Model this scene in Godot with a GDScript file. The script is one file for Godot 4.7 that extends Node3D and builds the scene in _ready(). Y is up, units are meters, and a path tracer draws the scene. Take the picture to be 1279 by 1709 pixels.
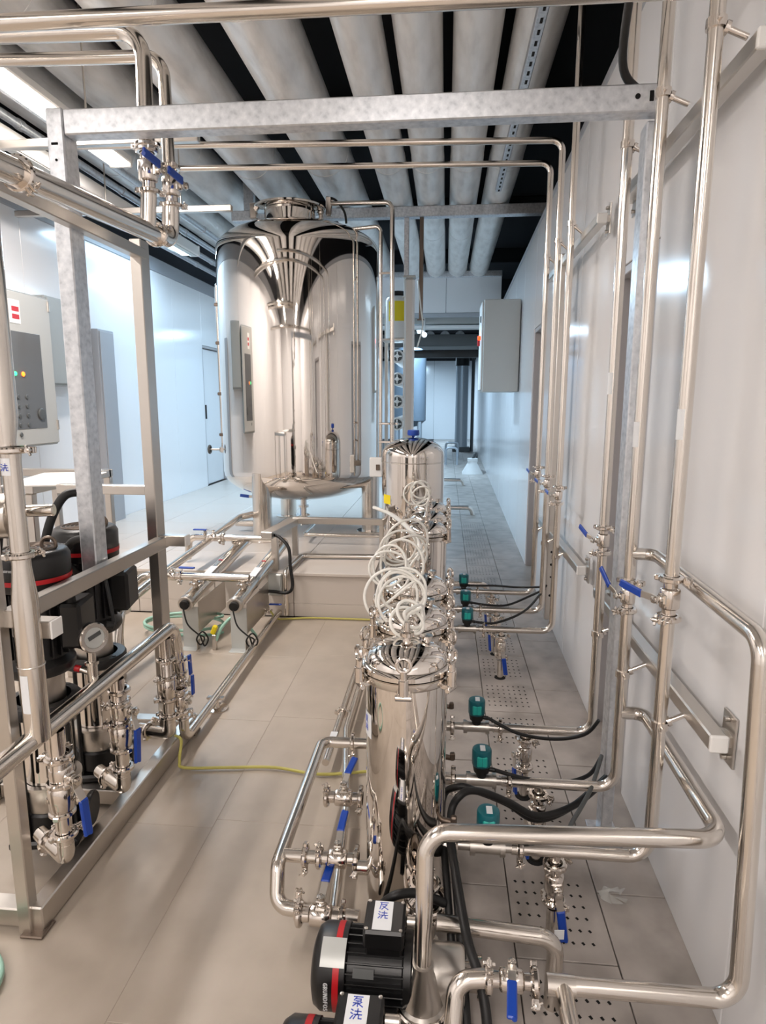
extends Node3D

# ------------------------------------------------------------------ mesh builder
class MB:
	var v := PackedVector3Array()
	var n := PackedVector3Array()
	var ix := PackedInt32Array()
	func tri(a: int, b: int, c: int) -> void:
		var f := (v[b] - v[a]).cross(v[c] - v[a])
		if f.dot(n[a] + n[b] + n[c]) > 0.0:
			ix.append_array([a, c, b])
		else:
			ix.append_array([a, b, c])
	func flat(pts: Array, nn: Vector3) -> void:
		var s := v.size()
		for p in pts:
			v.append(p); n.append(nn)
		for i in range(1, pts.size() - 1):
			tri(s, s + i, s + i + 1)
	# chamfered box centred on c
	func box(size: Vector3, c := Vector3.ZERO, bevel := 0.002, b := Basis()) -> MB:
		var h := size * 0.5
		var e := minf(bevel, minf(h.x, minf(h.y, h.z)) * 0.6)
		var sg := [-1.0, 1.0]
		var q := func(sx: float, sy: float, sz: float, k: int) -> Vector3:
			var p := Vector3(sx * (h.x - e), sy * (h.y - e), sz * (h.z - e))
			if k == 0: p.x = sx * h.x
			elif k == 1: p.y = sy * h.y
			else: p.z = sz * h.z
			return c + b * p
		for s in sg:
			flat([q.call(s, -1.0, -1.0, 0), q.call(s, 1.0, -1.0, 0), q.call(s, 1.0, 1.0, 0), q.call(s, -1.0, 1.0, 0)], b * Vector3(s, 0, 0))
			flat([q.call(-1.0, s, -1.0, 1), q.call(1.0, s, -1.0, 1), q.call(1.0, s, 1.0, 1), q.call(-1.0, s, 1.0, 1)], b * Vector3(0, s, 0))
			flat([q.call(-1.0, -1.0, s, 2), q.call(1.0, -1.0, s, 2), q.call(1.0, 1.0, s, 2), q.call(-1.0, 1.0, s, 2)], b * Vector3(0, 0, s))
		for s in sg:
			for t in sg:
				flat([q.call(s, t, -1.0, 0), q.call(s, t, 1.0, 0), q.call(s, t, 1.0, 1), q.call(s, t, -1.0, 1)], (b * Vector3(s, t, 0)).normalized())
				flat([q.call(s, -1.0, t, 0), q.call(s, 1.0, t, 0), q.call(s, 1.0, t, 2), q.call(s, -1.0, t, 2)], (b * Vector3(s, 0, t)).normalized())
				flat([q.call(-1.0, s, t, 1), q.call(1.0, s, t, 1), q.call(1.0, s, t, 2), q.call(-1.0, s, t, 2)], (b * Vector3(0, s, t)).normalized())
				for u in sg:
					flat([q.call(s, t, u, 0), q.call(s, t, u, 1), q.call(s, t, u, 2)], (b * Vector3(s, t, u)).normalized())
		return self
	# profile of (radius, height) turned about the y axis of b, standing at c
	func lathe(prof: Array, c := Vector3.ZERO, b := Basis(), seg := 24, from := 0.0, to := TAU) -> MB:
		var k := prof.size()
		var segn: Array[Vector2] = []
		for i in k - 1:
			var d: Vector2 = prof[i + 1] - prof[i]
			segn.append(Vector2(d.y, -d.x).normalized())
		for i in k - 1:
			var n0 := segn[i]
			var n1 := segn[i]
			if i > 0 and segn[i - 1].dot(segn[i]) > 0.75: n0 = (segn[i - 1] + segn[i]).normalized()
			if i < k - 2 and segn[i + 1].dot(segn[i]) > 0.75: n1 = (segn[i + 1] + segn[i]).normalized()
			var s := v.size()
			for j in seg + 1:
				var a := from + (to - from) * j / seg
				var r := Vector3(cos(a), 0, sin(a))
				v.append(c + b * (r * prof[i].x + Vector3(0, prof[i].y, 0)))
				n.append((b * (r * n0.x + Vector3(0, n0.y, 0))).normalized())
				v.append(c + b * (r * prof[i + 1].x + Vector3(0, prof[i + 1].y, 0)))
				n.append((b * (r * n1.x + Vector3(0, n1.y, 0))).normalized())
			for j in seg:
				var o := s + j * 2
				if prof[i].x > 1e-6: tri(o, o + 2, o + 1)
				if prof[i + 1].x > 1e-6: tri(o + 1, o + 2, o + 3)
		return self
	func cyl(r: float, a: Vector3, e: Vector3, seg := 14, chamfer := 0.0) -> MB:
		var l := a.distance_to(e)
		var q := minf(chamfer, r * 0.5)
		if q > 0.0:
			return lathe([Vector2(0, 0), Vector2(r - q, 0), Vector2(r, q), Vector2(r, l - q), Vector2(r - q, l), Vector2(0, l)], a, MB.along(e - a), seg)
		return lathe([Vector2(0, 0), Vector2(r, 0), Vector2(r, l), Vector2(0, l)], a, MB.along(e - a), seg)
	func ball(r: float, c: Vector3, seg := 12) -> MB:
		var p := []
		for i in 9:
			var a := -PI / 2 + PI * i / 8
			p.append(Vector2(maxf(0.0, cos(a) * r), sin(a) * r))
		return lathe(p, c, Basis(), seg)
	func torus(R: float, r: float, c := Vector3.ZERO, b := Basis(), seg := 20, sub := 8) -> MB:
		var p := []
		for i in sub + 1:
			var a := TAU * i / sub
			p.append(Vector2(R + cos(a) * r, sin(a) * r))
		return lathe(p, c, b, seg)
	static func along(d: Vector3) -> Basis:
		var y := d.normalized()
		var x := Vector3.RIGHT if absf(y.dot(Vector3.RIGHT)) < 0.9 else Vector3.BACK
		var z := x.cross(y).normalized()
		x = y.cross(z).normalized()
		return Basis(x, y, z)
	static func fillet(pts: Array, bend: float) -> PackedVector3Array:
		var o := PackedVector3Array()
		o.append(pts[0])
		for i in range(1, pts.size() - 1):
			var p: Vector3 = pts[i]
			var d0: Vector3 = (pts[i - 1] - p)
			var d1: Vector3 = (pts[i + 1] - p)
			var ang := d0.angle_to(d1)
			if bend <= 0.0 or ang > PI - 0.02:
				o.append(p); continue
			var t := minf(bend / tan(ang * 0.5), minf(d0.length(), d1.length()) * 0.5)
			var a := p + d0.normalized() * t
			var e := p + d1.normalized() * t
			var R := t * tan(ang * 0.5)
			var cc := p + (d0.normalized() + d1.normalized()).normalized() * (R / sin(ang * 0.5))
			var k := 7
			for j in k + 1:
				o.append(cc + (a - cc).slerp(e - cc, float(j) / k))
		o.append(pts[pts.size() - 1])
		return o
	static func spline(pts: Array, per := 8) -> PackedVector3Array:
		var o := PackedVector3Array()
		var m := pts.size()
		for i in m - 1:
			var p0: Vector3 = pts[maxi(i - 1, 0)]
			var p1: Vector3 = pts[i]
			var p2: Vector3 = pts[i + 1]
			var p3: Vector3 = pts[mini(i + 2, m - 1)]
			for j in per:
				o.append(p1.cubic_interpolate(p2, p0, p3, float(j) / per))
		o.append(pts[m - 1])
		return o
	func sweep(p: PackedVector3Array, r: float, seg := 12, caps := true) -> MB:
		var k := p.size()
		var s := v.size()
		var up := Vector3.ZERO
		var last := Vector3.ZERO
		for i in k:
			var t := (p[mini(i + 1, k - 1)] - p[maxi(i - 1, 0)]).normalized()
			if i == 0:
				up = MB.along(t).x
			else:
				var axis := last.cross(t)
				if axis.length() > 1e-6:
					up = up.rotated(axis.normalized(), last.angle_to(t))
				up = (up - t * up.dot(t)).normalized()
			last = t
			var side := t.cross(up)
			for j in seg + 1:
				var a := TAU * j / seg
				var d := up * cos(a) + side * sin(a)
				v.append(p[i] + d * r); n.append(d)
		for i in k - 1:
			for j in seg:
				var o := s + i * (seg + 1) + j
				tri(o, o + 1, o + seg + 1)
				tri(o + 1, o + seg + 2, o + seg + 1)
		if caps:
			for e in [0, k - 1]:
				var nn := (p[0] - p[1]).normalized() if e == 0 else (p[k - 1] - p[k - 2]).normalized()
				var ring := []
				for j in seg:
					ring.append(v[s + e * (seg + 1) + j])
				flat(ring, nn)
		return self
	func tube(pts: Array, r: float, bend := 0.0, seg := 14) -> MB:
		return sweep(MB.fillet(pts, bend), r, seg)
	func hose(pts: Array, r: float, seg := 8, per := 8) -> MB:
		return sweep(MB.spline(pts, per), r, seg)
	func mesh() -> ArrayMesh:
		var a := []
		a.resize(Mesh.ARRAY_MAX)
		a[Mesh.ARRAY_VERTEX] = v
		a[Mesh.ARRAY_NORMAL] = n
		a[Mesh.ARRAY_INDEX] = ix
		var m := ArrayMesh.new()
		m.add_surface_from_arrays(Mesh.PRIMITIVE_TRIANGLES, a)
		return m

var M := {}
var taken := {}

func V(x: float, y: float, z: float) -> Vector3: return Vector3(x, y, -z)   # z here counts metres ahead of the camera

func numbered(called: String) -> String:
	if not taken.has(called):
		taken[called] = 0
		return called
	taken[called] += 1
	return "%s_%03d" % [called, taken[called]]

func thing(called: String, label: String, category: String, at := Vector3.ZERO, group := "", b := Basis()) -> Node3D:
	var o := Node3D.new()
	o.name = numbered(called)
	o.transform = Transform3D(b, at)
	add_child(o)
	o.set_meta("label", label)
	o.set_meta("category", category)
	if group: o.set_meta("group", group)
	return o

func structure(called: String, label := "", category := "", at := Vector3.ZERO) -> Node3D:
	var o := Node3D.new()
	o.name = numbered(called)
	o.position = at
	add_child(o)
	o.set_meta("kind", "structure")
	if label: o.set_meta("label", label)
	if category: o.set_meta("category", category)
	return o

func put(parent: Node3D, called: String, m, mat: Material, at := Vector3.ZERO, b := Basis()) -> MeshInstance3D:
	var o := MeshInstance3D.new()
	o.name = called
	o.mesh = m.mesh() if m is MB else m
	o.material_override = mat
	o.transform = Transform3D(b, at)
	parent.add_child(o, true)
	return o

# ------------------------------------------------------------------ materials
func mat(called: String, c: Color, rough := 0.5, metal := 0.0) -> StandardMaterial3D:
	var m := StandardMaterial3D.new()
	m.resource_name = called
	m.albedo_color = c
	m.roughness = rough
	m.metallic = metal
	M[called] = m
	return m

func noise(freq: float, kind := FastNoiseLite.TYPE_SIMPLEX_SMOOTH, seed_ := 1, octaves := 4) -> FastNoiseLite:
	var f := FastNoiseLite.new()
	f.noise_type = kind
	f.frequency = freq
	f.seed = seed_
	f.fractal_octaves = octaves
	return f

func ntex(f: FastNoiseLite, size := 512, ramp: Array = [], normal := false, strength := 4.0) -> NoiseTexture2D:
	var t := NoiseTexture2D.new()
	t.width = size; t.height = size
	t.noise = f
	t.seamless = true
	if normal:
		t.as_normal_map = true
		t.bump_strength = strength
	elif ramp.size():
		var g := Gradient.new()
		g.offsets = PackedFloat32Array(ramp.map(func(x): return x[0]))
		g.colors = PackedColorArray(ramp.map(func(x): return x[1]))
		t.color_ramp = g
	return t

func grey(x: float) -> Color: return Color(x, x, x)

func triplanar(m: StandardMaterial3D, scale: Vector3, world := false) -> void:
	m.uv1_triplanar = true
	m.uv1_world_triplanar = world
	m.uv1_scale = scale

func make_materials() -> void:
	mat("stainless", Color(0.86, 0.835, 0.805), 0.17, 1.0)
	mat("mirror steel", Color(0.89, 0.865, 0.84), 0.035, 1.0)
	mat("satin steel", Color(0.80, 0.78, 0.755), 0.3, 1.0)
	mat("cast steel", Color(0.86, 0.83, 0.80), 0.12, 1.0)
	var g := mat("galvanised steel", Color(1, 1, 1), 0.36, 0.8)
	g.albedo_texture = ntex(noise(0.02, FastNoiseLite.TYPE_SIMPLEX_SMOOTH, 3, 5), 512, [[0.0, Color(0.70, 0.72, 0.745)], [0.35, Color(0.80, 0.815, 0.835)], [0.6, Color(0.83, 0.845, 0.865)], [1.0, Color(0.90, 0.91, 0.925)]])
	triplanar(g, Vector3(3, 3, 3))
	var foil := mat("aluminium jacket", Color(1, 1, 1), 0.3, 0.15)
	foil.albedo_texture = ntex(noise(0.012, FastNoiseLite.TYPE_SIMPLEX_SMOOTH, 8, 4), 512, [[0.0, Color(0.80, 0.79, 0.78)], [0.5, Color(0.90, 0.895, 0.885)], [1.0, Color(0.95, 0.945, 0.94)]])
	foil.normal_enabled = true
	foil.normal_texture = ntex(noise(0.02, FastNoiseLite.TYPE_SIMPLEX_SMOOTH, 12, 3), 512, [], true, 3.0)
	foil.normal_scale = 0.35
	triplanar(foil, Vector3(1.6, 1.6, 0.35))
	var w := mat("wall panel", Color(0.90, 0.90, 0.905), 0.16)
	w.normal_enabled = true
	w.normal_texture = ntex(noise(0.006, FastNoiseLite.TYPE_SIMPLEX_SMOOTH, 5, 2), 512, [], true, 2.0)
	w.normal_scale = 0.06
	triplanar(w, Vector3(0.5, 0.5, 0.5))
	mat("door leaf", Color(0.78, 0.775, 0.78), 0.3)
	mat("door reveal", Color(0.66, 0.65, 0.655), 0.4)
	mat("grey trunking", Color(0.62, 0.63, 0.65), 0.4)
	var f := mat("beige tile", Color(1, 1, 1), 0.42)
	f.albedo_texture = ntex(noise(0.01, FastNoiseLite.TYPE_SIMPLEX_SMOOTH, 21, 5), 512, [[0.0, Color(0.645, 0.60, 0.55)], [0.5, Color(0.675, 0.63, 0.577)], [1.0, Color(0.70, 0.655, 0.605)]])
	triplanar(f, Vector3(0.7, 0.7, 0.7), true)
	var f2 := mat("aisle tile", Color(1, 1, 1), 0.4)
	f2.albedo_texture = ntex(noise(0.008, FastNoiseLite.TYPE_SIMPLEX_SMOOTH, 31, 5), 512, [[0.0, Color(0.55, 0.525, 0.50)], [0.5, Color(0.65, 0.62, 0.595)], [1.0, Color(0.715, 0.685, 0.66)]])
	triplanar(f2, Vector3(0.9, 0.9, 0.9), true)
	mat("platform tile", Color(0.80, 0.765, 0.73), 0.3)
	mat("joint", Color(0.22, 0.20, 0.19), 0.8)
	mat("fine joint", Color(0.60, 0.555, 0.51), 0.8)
	mat("slot", Color(0.03, 0.03, 0.03), 0.9)
	mat("slab", Color(0.16, 0.16, 0.17), 0.9)
	mat("outer wall", Color(0.42, 0.42, 0.44), 0.8)
	mat("black paint", Color(0.055, 0.055, 0.06), 0.38)
	mat("rubber", Color(0.045, 0.047, 0.05), 0.5)
	mat("blue grip", Color(0.04, 0.24, 0.62), 0.35)
	mat("teal", Color(0.03, 0.36, 0.40), 0.3)
	mat("light teal", Color(0.14, 0.66, 0.62), 0.3)
	mat("white plastic", Color(0.90, 0.895, 0.885), 0.4)
	mat("label white", Color(0.86, 0.87, 0.88), 0.45)
	mat("cabinet grey", Color(0.69, 0.69, 0.675), 0.4)
	mat("cabinet side", Color(0.60, 0.62, 0.62), 0.4)
	mat("dark glass", Color(0.40, 0.405, 0.41), 0.08)
	mat("green hose", Color(0.60, 0.77, 0.70), 0.3)
	mat("yellow hose", Color(0.72, 0.69, 0.36), 0.4)
	mat("yellow", Color(0.92, 0.83, 0.12), 0.5)
	mat("red", Color(0.72, 0.10, 0.13), 0.4)
	mat("vinyl hose", Color(0.90, 0.895, 0.87), 0.2)
	mat("blue print", Color(0.25, 0.33, 0.72), 0.5)
	mat("grey plate", Color(0.74, 0.75, 0.74), 0.35, 0.2)
	mat("cable grey", Color(0.30, 0.31, 0.31), 0.5)
	mat("bronze", Color(0.45, 0.40, 0.36), 0.35, 0.8)
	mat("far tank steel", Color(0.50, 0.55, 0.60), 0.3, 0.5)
	mat("pale cabinet", Color(0.80, 0.81, 0.80), 0.4)
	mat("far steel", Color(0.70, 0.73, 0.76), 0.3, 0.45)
	for e in [["tube glow", Color(1.0, 0.975, 0.93), 7.0], ["cool tube glow", Color(0.82, 0.93, 1.0), 7.0], ["green lamp", Color(0.2, 1.0, 0.5), 3.0], ["orange lamp", Color(1.0, 0.42, 0.1), 4.0], ["red lamp", Color(1.0, 0.22, 0.05), 4.0], ["bulb", Color(0.9, 0.95, 1.0), 1.1]]:
		var m := mat(e[0], e[1], 0.5)
		m.emission_enabled = true
		m.emission = e[1]
		m.emission_energy_multiplier = e[2]

# ------------------------------------------------------------------ small fittings
func clamp_mb(R: float, turn := 0.0) -> MB:
	var m := MB.new()
	var h := 0.008
	m.lathe([Vector2(R - 0.001, -h), Vector2(R + 0.007, -h), Vector2(R + 0.011, -h * 0.5), Vector2(R + 0.011, h * 0.5), Vector2(R + 0.007, h), Vector2(R - 0.001, h)], Vector3.ZERO, Basis(), 20)
	var b := Basis(Vector3.UP, turn)
	m.box(Vector3(0.022, 0.016, 0.008), b * Vector3(R + 0.018, 0, 0.006), 0.002, b)
	m.box(Vector3(0.022, 0.016, 0.008), b * Vector3(R + 0.018, 0, -0.006), 0.002, b)
	m.box(Vector3(0.014, 0.015, 0.02), b * Vector3(-R - 0.012, 0, 0), 0.003, b)
	m.cyl(0.0035, b * Vector3(R + 0.02, 0, -0.016), b * Vector3(R + 0.02, 0, 0.03), 8)
	return m

func wing_mb(R: float, turn := 0.0) -> MB:
	var m := MB.new()
	var b := Basis(Vector3.UP, turn)
	var c := b * Vector3(R + 0.02, 0, 0.019)
	m.cyl(0.007, c - b * Vector3(0, 0, 0.006), c + b * Vector3(0, 0, 0.006), 10)
	m.box(Vector3(0.005, 0.03, 0.008), c, 0.0015, b * Basis(Vector3.BACK, 0.4))
	return m

# a sanitary clamp as a part of a thing; flow is the axis of the pipe
func add_clamp(parent: Node3D, at: Vector3, flow: Vector3, R: float, turn := 0.0) -> void:
	var b := MB.along(flow)
	var c := put(parent, "clamp", clamp_mb(R, turn), M["cast steel"], at, b)
	put(c, "wing_nut", wing_mb(R, turn), M["stainless"])

func ball_valve(label: String, at: Vector3, flow: Vector3, stem: Vector3, lever: Vector3, s := 1.0, group := "", kink := 0.35) -> Node3D:
	var y := flow.normalized()
	var x := (stem - y * stem.dot(y)).normalized()
	var b := Basis(x, y, x.cross(y))
	var o := thing("ball_valve", label, "valve", at, group, b)
	var R := 0.021 * s
	var m := MB.new()
	m.lathe([Vector2(R, -0.062 * s), Vector2(R, -0.034 * s), Vector2(0.028 * s, -0.03 * s), Vector2(0.03 * s, -0.026 * s), Vector2(0.03 * s, 0.026 * s), Vector2(0.028 * s, 0.03 * s), Vector2(R, 0.034 * s), Vector2(R, 0.062 * s)], Vector3.ZERO, Basis(), 20)
	put(o, "body", m, M["cast steel"])
	var fl := MB.new()
	fl.box(Vector3(0.03, 0.034, 0.034) * s, Vector3(0.018, 0, 0) * s, 0.004 * s)
	put(o, "stem_boss", fl, M["stainless"])
	for q in [-1, 1]:
		add_clamp(o, Vector3(0, q * 0.062 * s, 0), Vector3.UP, R + 0.004, 2.3 if q > 0 else 0.6)
	var st := MB.new()
	st.cyl(0.013 * s, Vector3(0.028, 0, 0) * s, Vector3(0.042, 0, 0) * s, 14, 0.002)
	st.cyl(0.008 * s, Vector3(0.04, 0, 0) * s, Vector3(0.062, 0, 0) * s, 12, 0.001)
	st.lathe([Vector2(0, 0.054 * s), Vector2(0.012 * s, 0.054 * s), Vector2(0.012 * s, 0.061 * s), Vector2(0, 0.063 * s)], Vector3.ZERO, MB.along(Vector3.RIGHT), 6)
	put(o, "stem", st, M["stainless"])
	var l := (b.inverse() * lever)
	l.x = 0.0
	l = l.normalized()
	var w := l.cross(Vector3.RIGHT).normalized()
	var p0 := Vector3(0.051 * s, 0, 0) - l * 0.012 * s
	var p1 := Vector3(0.051 * s, 0, 0) + l * 0.022 * s
	var d := (l + Vector3.RIGHT * kink).normalized()
	var p2 := p1 + d * 0.035 * s
	var p3 := p2 + l * 0.105 * s
	var lm := MB.new()
	lm.box(Vector3(0.024 * s, p0.distance_to(p1), 0.004), (p0 + p1) * 0.5, 0.001, Basis(w, l, w.cross(l)))
	lm.box(Vector3(0.022 * s, p1.distance_to(p2) + 0.004, 0.004), (p1 + p2) * 0.5, 0.001, Basis(w, d, w.cross(d)))
	var lv := put(o, "lever", lm, M["satin steel"])
	var gm := MB.new()
	gm.box(Vector3(0.026 * s, 0.108 * s, 0.011 * s), (p2 + p3) * 0.5, 0.004, Basis(w, l, w.cross(l)))
	gm.cyl(0.0065 * s, p3 - l * 0.006 * s - w * 0.006 * s, p3 + l * 0.002 - w * 0.006 * s, 8)
	put(lv, "grip", gm, M["blue grip"])
	return o

# a run of pipe; its node stands at the lowest point
func pipe(label: String, pts: Array, r: float, bend := 0.07, group := "", called := "steel_pipe", m: Material = null, category := "pipe") -> Node3D:
	var low: Vector3 = pts[0]
	for p in pts:
		if p.y < low.y: low = p
	var o := thing(called, label, category, low, group)
	put(o, "tube", MB.new().tube(pts.map(func(p): return p - low), r, bend, 16), m if m else M["stainless"])
	return o

func pipe_clamp(o: Node3D, at: Vector3, flow: Vector3, R: float, turn := 0.0) -> void:
	add_clamp(o, at - o.position, flow, R, turn)

# a two-bolt clip on a rod that holds a pipe to a rail
func pipe_clip(o: Node3D, at: Vector3, r: float, to: Vector3) -> void:
	var m := MB.new()
	var c := at - o.position
	m.lathe([Vector2(r, -0.011), Vector2(r + 0.005, -0.011), Vector2(r + 0.005, 0.011), Vector2(r, 0.011)], c, Basis(), 18)
	m.cyl(0.0075, c + to.normalized() * r, c + to, 10)
	m.lathe([Vector2(0, 0), Vector2(0.016, 0), Vector2(0.016, 0.01), Vector2(0, 0.01)], c + to.normalized() * (r + 0.002), MB.along(to), 6)
	m.cyl(0.005, c + Vector3(-0.002, 0, r + 0.001), c + Vector3(-0.002, 0, r + 0.018), 8)
	put(o, "pipe_clip", m, M["cast steel"])

func cable(label: String, pts: Array, r: float, m: Material, called := "cable", category := "cable", group := "") -> Node3D:
	var low: Vector3 = pts[0]
	for p in pts:
		if p.y < low.y: low = p
	var o := thing(called, label, category, low, group)
	put(o, "sheath", MB.new().hose(pts.map(func(p): return p - low), r, 10), m)
	return o

# strokes of written characters on a sticker, as thin print on its face (x across, y up)
func print_strokes(parent: Node3D, rows: Array, size: float, at: Vector3, b: Basis, m: Material) -> void:
	var mb := MB.new()
	for i in rows.size():
		for st in rows[i]:
			var a := Vector3(st[0], st[1], 0) * size - Vector3(0, i * size * 1.15, 0)
			var e := Vector3(st[2], st[3], 0) * size - Vector3(0, i * size * 1.15, 0)
			var d := e - a
			mb.box(Vector3(d.length() + size * 0.06, size * 0.1, 0.0004), at + b * ((a + e) * 0.5), 0.0, b * Basis(Vector3.BACK, atan2(d.y, d.x)))
	put(parent, "print", mb, m)

const GLYPH_A := [[0.1, 0.95, 0.9, 0.95], [0.25, 0.95, 0.1, 0.1], [0.25, 0.7, 0.8, 0.7], [0.8, 0.7, 0.3, 0.05], [0.35, 0.5, 0.95, 0.05]]
const GLYPH_B := [[0.05, 0.9, 0.2, 0.8], [0.02, 0.6, 0.18, 0.5], [0.02, 0.05, 0.22, 0.35], [0.6, 0.98, 0.6, 0.45], [0.35, 0.75, 0.9, 0.75], [0.3, 0.45, 0.98, 0.45], [0.5, 0.45, 0.3, 0.05], [0.72, 0.45, 0.72, 0.1], [0.72, 0.1, 0.98, 0.1]]
const GLYPH_C := [[0.1, 0.95, 0.9, 0.95], [0.4, 0.95, 0.15, 0.6], [0.3, 0.75, 0.75, 0.75], [0.75, 0.75, 0.75, 0.55], [0.3, 0.55, 0.75, 0.55], [0.5, 0.5, 0.5, 0.02], [0.1, 0.35, 0.4, 0.35], [0.4, 0.35, 0.1, 0.05], [0.85, 0.45, 0.55, 0.3], [0.55, 0.3, 0.95, 0.02]]

# ------------------------------------------------------------------ build
func _ready() -> void:
	var cam := Camera3D.new()
	cam.name = "camera"
	cam.transform = Transform3D(Basis(Vector3(0.9953126, 0.0016, -0.096697), Vector3(-0.0180465, 0.9853736, -0.1694499), Vector3(0.0950115, 0.1704007, 0.9807836)), Vector3(0, 1.55, 0))
	cam.fov = 77.4834
	cam.near = 0.05
	cam.far = 100.0
	add_child(cam)
	cam.current = true
	var env := Environment.new()
	env.background_mode = Environment.BG_COLOR
	env.background_color = Color(0, 0, 0)
	env.tonemap_mode = Environment.TONE_MAPPER_LINEAR
	env.tonemap_exposure = 1.1
	env.sdfgi_enabled = true
	env.ssao_enabled = true
	env.ssil_enabled = true
	var we := WorldEnvironment.new()
	we.name = "environment"
	we.environment = env
	add_child(we)
	make_materials()
	# the battens: x, height, nearest and farthest end, light energy, cool or not
	var warm := Color(1.0, 0.96, 0.935)
	var cool := Color(0.76, 0.895, 1.0)
	light_batten("long white ceiling batten, lit, above the square steel column at left", -2.32, 3.2, 2.0, 4.68, 10.0, warm, "tube glow")
	light_batten("lit batten hidden behind the big steel tank", -2.0, 3.2, 8.4, 10.0, 1.8, cool, "cool tube glow")
	light_batten("lit batten behind the camera above the left pump row", -2.32, 3.2, -2.6, 0.0, 5.0, warm, "tube glow")
	light_batten("lit batten behind the camera above the right aisle", -0.3, 3.2, -3.0, -0.6, 7.0, warm, "tube glow")
	light_batten("lit batten over the aisle beyond the white bulkhead", -0.6, 3.1, 13.0, 15.0, 14.0, cool, "cool tube glow")
	light_batten("lit batten in the far room near the end wall", -1.0, 3.1, 22.5, 24.5, 22.0, cool, "cool tube glow")
	light_batten("lit batten hidden behind the big tank, on the aisle side", -1.02, 3.0, 7.5, 8.9, 7.5, cool, "cool tube glow")
	light_batten("lit batten above the far left wall beside the tank", -2.95, 3.2, 6.2, 7.4, 2.0, cool, "cool tube glow")
	build_shell()
	build_floor()
	build_ceiling_pipes()
	build_gantry()
	build_tank()
	build_filters()
	build_wall_pipes()
	build_left_skid()
	build_overhead_pipes()
	build_uv_units()
	build_front_pumps()
	build_left_wall_things()
	build_far_things()

func light_batten(label: String, x: float, y: float, z0: float, z1: float, energy: float, c: Color, glow: String) -> void:
	var L := z1 - z0
	var o := thing("light_batten", label, "ceiling light", V(x, y, (z0 + z1) * 0.5), "lit ceiling battens")
	put(o, "housing", MB.new().box(Vector3(0.16, 0.05, L), Vector3(0, 0.03, 0), 0.008), M["white plastic"])
	put(o, "light_tube", MB.new().box(Vector3(0.13, 0.03, L - 0.06), Vector3(0, -0.005, 0), 0.012), M[glow])
	var ends := MB.new()
	for s in [-1, 1]:
		ends.box(Vector3(0.165, 0.07, 0.03), Vector3(0, 0.015, s * (L * 0.5 - 0.015)), 0.006)
	put(o, "end_cap", ends, M["white plastic"])
	var rods := MB.new()
	for s in [-1, 1]:
		rods.cyl(0.005, Vector3(0, 0.05, s * L * 0.35), Vector3(0, 0.2, s * L * 0.35), 6)
	put(o, "hanger", rods, M["satin steel"]).set_meta("kind", "stuff")
	var l := AreaLight3D.new()
	l.name = "area_light"
	l.area_size = Vector2(0.13, L - 0.06)
	l.light_color = c
	l.light_energy = energy
	l.area_range = 40.0
	l.shadow_enabled = true
	l.position = Vector3(0, -0.03, 0)
	l.rotation = Vector3(-PI / 2, 0, 0)
	o.add_child(l)

func wall_run(w: Node3D, segs: Array, thick: float, side: float, mt: Material) -> void:
	# segs: [nearest, farthest, bottom, top]; the face lies at x = 0, the thickness goes to +x * side
	for s in segs:
		var L: float = s[1] - s[0]
		var k := maxi(1, roundi(L / 0.98))
		for i in k:
			var a: float = s[0] + L * i / k + 0.0015
			var e: float = s[0] + L * (i + 1) / k - 0.0015
			put(w, "panel", MB.new().box(Vector3(thick, s[3] - s[2], e - a), Vector3(side * thick * 0.5, (s[2] + s[3]) * 0.5, -(a + e) * 0.5), 0.003), mt)

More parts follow.
